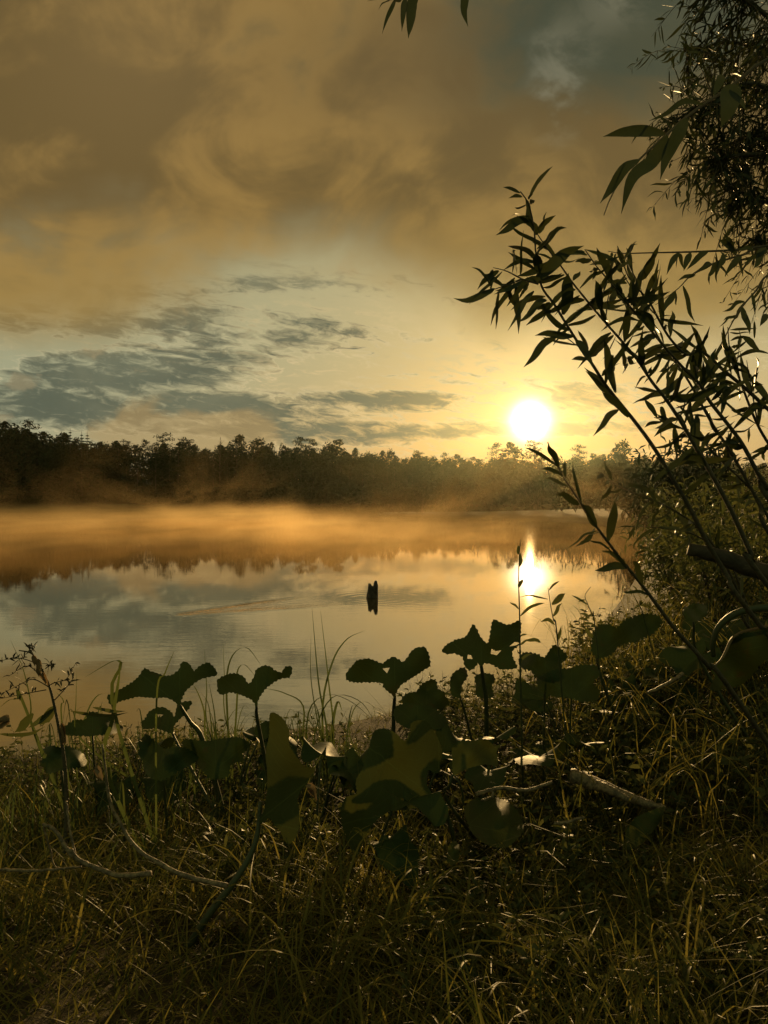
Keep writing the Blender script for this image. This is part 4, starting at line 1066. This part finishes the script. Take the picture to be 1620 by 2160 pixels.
    bough('bough', [(2300, 420), (1900, 480)] + z5([(1620, 440), (1450, 462), (1300, 470), (1150, 475), (1000, 478), (820, 482), (740, 470)]), 3.6, 2.6,
          [(*z5([a])[0], *z5([b])[0], w) for a, b, w in [((1440, 485), (1345, 405), 13), ((1435, 470), (1385, 390), 14), ((1000, 482), (970, 600), 5), ((830, 560), (790, 450), 12), ((1540, 465), (1450, 460), 9)]], 6, join=j, r0=.008, label='straight level twig, nearly bare')
    bough('bough', [(2300, 440), (1900, 500)] + z5([(1620, 450), (1480, 490), (1300, 545), (1200, 600), (1120, 680), (1000, 765)]), 3.7, 2.7,
          [(*z5([a])[0], *z5([b])[0], w) for a, b, w in [((1130, 480), (1062, 600), 12), ((1195, 480), (1155, 580), 14), ((1290, 470), (1170, 575), 13), ((1375, 480), (1340, 600), 14), ((1475, 500), (1380, 610), 13), ((1110, 690), (1035, 820), 14), ((1310, 540), (1230, 575), 9), ((1220, 600), (1120, 635), 9), ((1340, 530), (1295, 615), 13)]], 4, join=j, r0=.008)
    bough('bough', [(2250, 480), (1850, 520), (1700, 540)] + z5([(1620, 600), (1560, 680), (1490, 760), (1430, 850), (1380, 950), (1340, 1040)]), 3.6, 2.6,
          [(*z5([a])[0], *z5([b])[0], w) for a, b, w in [((1490, 748), (1368, 804), 9), ((1440, 835), (1350, 890), 5), ((1530, 700), (1550, 830), 7), ((1480, 780), (1520, 930), 13), ((1545, 950), (1545, 850), 6), ((1480, 940), (1585, 1030), 14), ((1470, 940), (1455, 1010), 8), ((1620, 820), (1575, 885), 14), ((1330, 1110), (1330, 1040), 12), ((1620, 460), (1480, 565), 9), ((1610, 455), (1540, 565), 16)]], 5, join=j, r0=.008)
    z7 = lambda p: Z(740, 0, 4.5, p)
    bough('bough', [(2400, -700), (1800, -520), (1300, -300), (1050, -140), (930, -50), (850, -10), (815, 3)], 3.2, 1.5,
          [(*z7([a])[0], *z7([b])[0], w) for a, b, w in [((420, 0), (298, 318), 9), ((520, -20), (484, 298), 13), ((630, -110), (545, 365), 22), ((1030, -120), (1112, 252), 17), ((400, 0), (158, 10), 4), ((345, 12), (264, 90), 3), ((480, -10), (400, 30), 9)]], 0, join=rt + Vector((0, 0, 4.2)), r0=.012, label='overhanging bough, leaf tips dipping into the sky')
willow_tree()
# ------------------------------------------------------------------ stump, fallen wood
def stump():
    y = 13.06; c = P(786, 1261, y); c.z = 0
    r = empty('stump', c, 'dark broken stump standing in the river', 'stump')
    mb = MB(); n, k = 18, 14; s = y / F; rnd = random.Random(81); rows = []
    #       height(px above water), half width left, right
    prof = [(-12, 14, 12), (0, 13.5, 11), (6, 13.5, 10.5), (12, 12, 10), (18, 11, 10), (23, 10.5, 10.5)]
    for h, a, b in prof:
        row = []
        for i in range(n):
            t = 2 * math.pi * i / n; q = 1 + .12 * math.sin(t * 3 + h * .1) + rnd.uniform(-.05, .05)
            w = b if math.cos(t) > 0 else a
            row.append(mb.vert(c + Vector((math.cos(t) * w * s * q, math.sin(t) * 9 * s * q, h * s))))
        rows.append(row)
    tops = []
    for i in range(n):
        t = 2 * math.pi * i / n; x = math.cos(t)
        hh = 34 if x > .35 else (29 if x < -.45 else 24)
        tops.append(mb.vert(c + Vector((x * 10 * s + .5 * s, math.sin(t) * 7 * s, (hh + rnd.uniform(-2, 2)) * s))))
    rows.append(tops)
    for j in range(len(rows) - 1):
        for i in range(n): mb.f.append((rows[j][i], rows[j][(i + 1) % n], rows[j + 1][(i + 1) % n], rows[j + 1][i]))
    ce = mb.vert(c + Vector((0, 0, 22 * s)))
    for i in range(n): mb.f.append((tops[i], tops[(i + 1) % n], ce))
    mb.build('trunk', M['stump'], r)
    m2 = MB(); m2.tube([c + Vector((5 * s, 0, 20 * s)), c + Vector((6 * s, 0, 30 * s)), c + Vector((7 * s, 0, 36 * s))], [4.5 * s, 3.8 * s, 2.2 * s], 8)
    m2.build('splinter', M['stump'], r)
stump()

def fallen_wood():
    def wood(name, label, paths, cat='branch', mat='deadwood', group=None):
        base = P(*paths[0][0][0]); r = empty(name, base, label, cat, group)
        rnd = random.Random(int(base.x * 1000))
        for i, (px, r0, r1) in enumerate(paths):
            pts = curve([P(*q) for q in px], 26)
            pts = [p + Vector((rnd.gauss(0, .0008), rnd.gauss(0, .0008), rnd.gauss(0, .0008))) for p in pts]
            rr = [a * (1 + .07 * math.sin(k * 2.1 + i) + rnd.uniform(-.06, .06)) for k, a in enumerate(taper(27, r0, r1))]
            mb = MB(); mb.tube(pts, rr, 9, .5); mb.build('limb' if i == 0 else 'side_twig', M[mat], r)
    wood('fallen_branch', 'pale bare branch curving up from the grass, right one of the forked pair',
         [([(480, 1868, 2.06), (400, 1850, 2.08), (330, 1818, 2.10), (282, 1782, 2.12), (252, 1732, 2.14), (232, 1690, 2.14), (222, 1620, 2.14), (216, 1570, 2.14)], .0075, .003), ([(252, 1732, 2.14), (236, 1745, 2.14), (228, 1700, 2.16)], .003, .0015)])
    wood('fallen_branch', 'pale bare branch forking left of the curved one, lit along its top',
         [([(318, 1842, 2.08), (252, 1846, 2.09), (200, 1830, 2.10), (162, 1810, 2.11), (150, 1790, 2.11)], .0075, .006), ([(152, 1806, 2.11), (130, 1772, 2.12), (112, 1748, 2.13), (90, 1738, 2.14)], .007, .0045),
          ([(90, 1738, 2.14), (105, 1790, 2.14), (116, 1828, 2.14), (140, 1832, 2.13), (172, 1828, 2.12)], .003, .002), ([(172, 1828, 2.12), (80, 1836, 2.14), (-30, 1834, 2.19)], .003, .005), ([(160, 1810, 2.11), (148, 1750, 2.14), (140, 1690, 2.16)], .004, .003)])
    wood('fallen_twig', 'short lit twig lying under the small pale folded leaf', [([(1003, 1676, 2.62), (1030, 1668, 2.62), (1060, 1662, 2.62), (1110, 1667, 2.64), (1165, 1650, 2.68)], .0075, .006), ([(1040, 1668, 2.62), (1036, 1682, 2.6), (1015, 1688, 2.6)], .005, .004)])
    wood('fallen_twig', 'shortest lit twig, on the shaded ground below the lying log', [([(1168, 1736, 2.6), (1195, 1735, 2.6), (1215, 1728, 2.61), (1232, 1724, 2.62)], .006, .005)])
    wood('fallen_twig', 'lit twig lying on the right bank under the rough burdock leaf', [([(1365, 1462, 3.2), (1395, 1448, 3.22), (1425, 1432, 3.25), (1440, 1420, 3.28)], .006, .009)])
    wood('lying_log', 'weathered log lying on the dark slope, its upper edge lit', [([(1204, 1636, 2.95), (1250, 1650, 2.92), (1310, 1675, 2.88), (1360, 1694, 2.84), (1404, 1706, 2.82)], .030, .012), ([(1240, 1650, 2.93), (1290, 1668, 2.84), (1330, 1690, 2.80)], .026, .01)], 'log')
    wood('leaning_branch', 'thick dark branch leaning in from the right edge, behind the shoots', [([(1452, 1158, 2.7), (1500, 1168, 2.68), (1560, 1190, 2.66), (1640, 1222, 2.62), (1800, 1330, 2.6), (2050, 1640, 2.6), (2150, 1790, 2.6)], .022, .05)], 'branch', 'bark')
    # curled dead leaves
    rnd = random.Random(88)
    for (a, b, c, d, y, w, lab) in [(450, 1936, 478, 1952, 2.15, 16, 'white curled dead leaf in the front grass'), (480, 1944, 520, 1976, 2.13, 14, 'rust-coloured curled dead leaf beside the white one'),
                                (648, 1655, 668, 1690, 2.5, 16, 'pale withered leaf scrap beneath the long hanging leaf'), (20, 1520, -12, 1545, 2.7, 26, 'pale withered leaf at the left edge'),
                                (200, 1620, 214, 1650, 2.6, 14, 'papery withered leaf tip among the left grass'), (760, 1735, 800, 1720, 2.5, 12, 'straw-coloured dead leaf under the largest olive leaf')]:
        p = P(a, b, y); r = empty('dead_leaf', p, lab, 'leaf', 'dead leaves in the grass'); mb = MB()
        for k in range(3): lance(mb, p, P(c + rnd.uniform(-5, 5), d + rnd.uniform(-5, 5), y - .01 * k), w * y / F, .2, .9 if k else .4, .7, 8, None, .2, rnd)
        mb.build('blade', M['dead_leaf'], r)
fallen_wood()

# ------------------------------------------------------------------ bushes of the right bank and of the point
def bush(x, y, h, w, label, group, leaf, n, rnd, mat='crown', name='bank_bush', lances=False):
    rt = foot(x, y, .05); r = empty(name, rt, label, 'bush', group); st, lf = MB(), MB()
    for k in range(max(7, int(n / 90))):
        a = rnd.uniform(0, 6.28); q = rt + Vector((math.cos(a) * w * rnd.uniform(.2, .9), math.sin(a) * w * rnd.uniform(.2, .9), h * rnd.uniform(.5, 1.05)))
        pts = curve([rt, rt.lerp(q, .5) + Vector((0, 0, h * .12)), q], 8); st.tube(pts, taper(9, .012 * h / 2 + .004, .003), 5, .5)
        for _ in range(90):
            t = rnd.uniform(.15, 1.0) ** .7; i = min(int(t * 8), 7); p = pts[i] + Vector((rnd.gauss(0, 1), rnd.gauss(0, 1), rnd.gauss(0, .8))) * (.12 * h + .05)
            d = Vector((rnd.gauss(0, .7), rnd.gauss(0, .7), rnd.gauss(-.1, .8))).normalized() * leaf * rnd.uniform(.6, 1.2)
            if p.z > rt.z: lance(lf, p, p + d, leaf * rnd.uniform(.16, .24), .1, None, 0, 3, None, 0, rnd)
    st.build('stem', M['twig'], r); lf.build('foliage', M[mat], r)
def bushes():
    rnd = random.Random(91)
    G1, G2 = 'bushes on the right bank', 'bushes on the misty point'
    for x, y, h, w, lab in [(2.75, 4.4, .9, .5, 'bank bush under the leaning branch, leaves edged with light'), (3.3, 5.6, 1.5, .7, 'bank bush at the right edge behind the shoots'), (3.0, 6.6, 1.1, .6, 'bank bush where the shore first bends'),
                            (4.3, 8.2, 1.3, .8, 'tall bank bush in the hazy gap beside the right edge'), (3.9, 9.8, 1.1, .6, 'low bank bush leaning to the water'), (5.4, 11.5, 1.5, .9, 'round bank bush behind the low leaning one'),
                            (5.6, 14.5, 1.5, .9, 'hazy bank bush nearest the water beyond the round one'), (7.6, 17.0, 1.7, 1.1, 'tall hazy bank bush behind the lowest willow shoot'), (8.6, 21.5, 1.8, 1.3, 'farthest bank bush that touches the misty water')]:
        bush(x, y, h, w, lab, G1, .10 + y * .004, 1000, rnd, 'herb')
    for i, (px, y, h, w) in enumerate([(775, 83, 1.2, 1.5), (805, 83, 2.0, 2.2), (845, 83, 2.8, 2.6), (890, 83, 3.3, 3.0), (940, 82, 3.2, 3.0), (985, 82, 3.8, 3.2), (1035, 82, 4.0, 3.4), (1085, 82, 3.6, 3.2), (1130, 80, 4.2, 3.4), (1185, 76, 4.4, 3.4), (1235, 70, 4.2, 3.2), (1290, 64, 4.4, 3.0), (1330, 52, 3.6, 2.6), (1360, 40, 3.2, 2.2), (1400, 46, 4.5, 3.0), (1395, 31, 3.0, 1.8), (1470, 36, 4.2, 2.6), (1450, 27, 3.0, 1.8)]):
        x = (px - 810) / F * y
        bush(x, y, h, w, ('small bush at the tip of the misty point' if i == 0 else 'bush on the misty point, dim and rounded'), G2, .55, 900, rnd, 'crown', 'point_bush')
bushes()

# ------------------------------------------------------------------ grass and small herbs
def grass():
    rnd = random.Random(101); nr = np.random.default_rng(7)
    N = 56000
    xs, ys = [], []
    r = np.sqrt(nr.uniform(.95 ** 2, 7.2 ** 2, N * 3)); r = np.where(nr.random(N * 3) < .45, nr.uniform(1.2, 4.2, N * 3), r)
    a = nr.uniform(-.80, .80, N * 3); X0, Y0 = r * np.sin(a), r * np.cos(a)
    d = shore_dist(X0, Y0); keep = d > .02
    X0, Y0, d = X0[keep][:N], Y0[keep][:N], d[keep][:N]; Z0 = ground_z(X0, Y0)
    fields = [(nr.uniform(-4, 4), nr.uniform(-4, 4), nr.uniform(0, 6.28)) for _ in range(6)]
    lush = sum(np.sin(X0 * fx + Y0 * fy + ph) for fx, fy, ph in fields) / 3.0     # tufts and thin places
    mb = MB(); V, Fc, C = mb.v, mb.f, mb.c
    for i in range(len(X0)):
        x, y, z, lu = X0[i], Y0[i], Z0[i], lush[i]
        if lu < -.35 and rnd.random() < (.72 if y > 2.7 else .12): continue
        near = y < 2.9
        dim = max(sst(2.35, 2.7, y) * sst(4.5, 4.0, y) * sst(-1.0, -.5, x), .75 * sst(1.95, 2.1, y) * sst(3.0, 2.8, y) * sst(-.25, -.4, x))      # under the broad leaves: sparse grass, toned darker to paint in their shade
        if rnd.random() < dim * .7: continue
        lying = rnd.random() < .38
        L = rnd.uniform(.07, .20) * (1 + .5 * lu) * (1.25 if near else 1.0) * (.75 if x < .2 and y > 3.6 else 1)
        if d[i] < .8: L *= .9
        if rnd.random() < .05: L *= 1.9
        ang = rnd.uniform(0, 6.28); dx, dy = math.cos(ang), math.sin(ang)
        up = rnd.uniform(.12, .45) if lying else rnd.uniform(.6, .95); out = math.sqrt(1 - up * up) * L; h = up * L
        w = rnd.uniform(.0026, .0075); bend = rnd.uniform(.1, .9)
        if lying: tone = rnd.uniform(.45, 1.0)
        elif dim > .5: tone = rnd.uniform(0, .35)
        else: tone = rnd.uniform(0, .5) if rnd.random() < .75 else rnd.uniform(.5, .9)
        n = 4; base = len(V); sx, sy = -dy, dx; tw = rnd.uniform(-.6, .6); sx, sy = sx * math.cos(tw) - sy * math.sin(tw), sx * math.sin(tw) + sy * math.cos(tw)
        for k in range(n + 1):
            t = k / n; o = out * t * t ** (.4 * bend) * (1 + .25 * t); hz = h * (t - bend * .45 * t ** 3) + .004
            ww = w * .5 * (1 - t ** 2 * .85)
            px, py, pz = x + dx * o, y + dy * o, z + hz - .012
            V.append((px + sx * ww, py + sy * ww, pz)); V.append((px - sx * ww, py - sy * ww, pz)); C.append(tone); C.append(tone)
        for k in range(n):
            q = base + 2 * k; Fc.append((q, q + 1, q + 3, q + 2))
        # long bent straws
    for _ in range(2600):
        y = rnd.uniform(1.45, 2.7); x = y * rnd.uniform(-.56, .56)
        if math.sin(x * 5.3 + 1.7) + math.cos(y * 6.1 + x * 2.2) < rnd.uniform(-.5, 1.2): continue
        z = gz(x, y); L = rnd.uniform(.14, .40); a = rnd.uniform(0, 6.28)
        d = Vector((math.cos(a), math.sin(a), 0)); b = Vector((x, y, z - .01)); up = rnd.uniform(.2, .8)
        pts = curve([b, b + d * L * .25 + Vector((0, 0, L * up * .6)), b + d * L * .6 + Vector((0, 0, L * up * .75)), b + d * L + Vector((rnd.gauss(0, .03), rnd.gauss(0, .03), L * up * rnd.uniform(.2, .7)))], 8)
        w = rnd.uniform(.003, .008)
        mb.blade(pts, [w * (1 - (k / 8) ** 2 * .85) for k in range(9)], Vector((-d.y, d.x, rnd.uniform(-.5, .5))), rnd.uniform(.3, 1.0), .2)
    # taller grass on the right bank
    for _ in range(800):
        y = rnd.uniform(2.8, 8.0); x = y * rnd.uniform(.24, .56)
        if shore_dist([x], [y])[0] < .15: continue
        z = gz(x, y); L = rnd.uniform(.22, .6) * (1 + y * .05); a = rnd.uniform(0, 6.28); d = Vector((math.cos(a), math.sin(a), 0)); b = Vector((x, y, z))
        pts = curve([b, b + d * L * .22 + Vector((0, 0, L * .5)), b + d * L * .55 + Vector((0, 0, L * .72)), b + d * L * .75 + Vector((0, 0, L * rnd.uniform(.3, .9)))], 7)
        w = rnd.uniform(.004, .008)
        mb.blade(pts, [w * (1 - (k / 7) ** 2 * .85) for k in range(8)], Vector((-d.y, d.x, rnd.uniform(-.5, .5))), rnd.uniform(.2, 1.0), .2)
    return tag(mb.build('grass', M['grass']), 'matted green and straw-coloured grass on the near bank', 'grass', kind='stuff')
grass()

def ground_herbs():
    """the low tangle of weeds nobody could count"""
    rnd = random.Random(111); mb = MB()
    def herb(x, y, h, n, leaf):
        rt = foot(x, y, .01); tp = rt + Vector((rnd.gauss(0, .06), rnd.gauss(0, .06), h))
        pts = curve([rt, rt.lerp(tp, .5) + Vector((rnd.gauss(0, .02), rnd.gauss(0, .02), 0)), tp], 6); mb.tube(pts, taper(7, .0022, .0008), 4, .4, False)
        for k in range(n):
            t = rnd.uniform(.15, 1); i = min(int(t * 6), 5); p = pts[i]
            d = Vector((rnd.gauss(0, 1), rnd.gauss(0, 1), rnd.uniform(-.2, .7))).normalized() * leaf * rnd.uniform(.6, 1.3)
            lance(mb, p, p + d, leaf * rnd.uniform(.22, .42), .12, None, .2, 4, None, 0, rnd)
    for _ in range(520):          # dense patch in the middle
        y = rnd.uniform(3.4, 5.6); x = rnd.uniform(.05, .62) * y * .62
        if shore_dist([x], [y])[0] > .12: herb(x, y, rnd.uniform(.14, .40), 16, .045)
    for _ in range(700):          # right bank
        y = rnd.uniform(2.9, 8.5); x = y * rnd.uniform(.26, .56)
        if shore_dist([x], [y])[0] > .1: herb(x, y, rnd.uniform(.12, .36) * (1 + .05 * y), 13, .04 + .004 * y)
    for _ in range(240):          # left waterline
        y = rnd.uniform(3.6, 4.9); x = y * rnd.uniform(-.54, -.02)
        if shore_dist([x], [y])[0] > .02: herb(x, y, rnd.uniform(.08, .26), 12, .04)
    for _ in range(260):          # left
        y = rnd.uniform(2.4, 4.6); x = y * rnd.uniform(-.56, -.05)
        if shore_dist([x], [y])[0] > .1: herb(x, y, rnd.uniform(.05, .15), 12, .03)
    for _ in range(420):          # under the broad leaves
        y = rnd.uniform(2.45, 3.8); x = y * rnd.uniform(-.25, .35); herb(x, y, rnd.uniform(.06, .16), 12, .05)
    for _ in range(380):          # right front
        y = rnd.uniform(1.7, 2.6); x = y * rnd.uniform(.05, .56); herb(x, y, rnd.uniform(.06, .17), 12, .035)
    return tag(mb.build('undergrowth', M['herb']), 'tangle of low weeds and herbs between the bigger leaves', 'undergrowth', kind='stuff')
ground_herbs()
try: mist()
except AttributeError: pass
def haze():
    m, nt, out = new_mat('haze_air')
    pv = nt.nodes.new('ShaderNodeVolumePrincipled')
    pv.inputs['Color'].default_value = (.72, .84, .60, 1); pv.inputs['Density'].default_value = .00008
    pv.inputs['Anisotropy'].default_value = .86
    nt.links.new(pv.outputs[0], out.inputs['Volume'])
    bm = bmesh.new(); bmesh.ops.create_cube(bm, size=1); me = bpy.data.meshes.new('haze')
    x0, x1, y0, y1, z0, z1 = -225, 225, -20, 262, -2.4, 27
    for v in bm.verts:
        v.co = ((x0 + x1) / 2 + v.co.x * (x1 - x0), (y0 + y1) / 2 + v.co.y * (y1 - y0), (z0 + z1) / 2 + v.co.z * (z1 - z0))
    bm.to_mesh(me); bm.free(); me.materials.append(m)
    o = bpy.data.objects.new('haze', me); COL.objects.link(o)
    return tag(o, 'pale golden morning haze over the river', 'haze', kind='stuff')
haze()
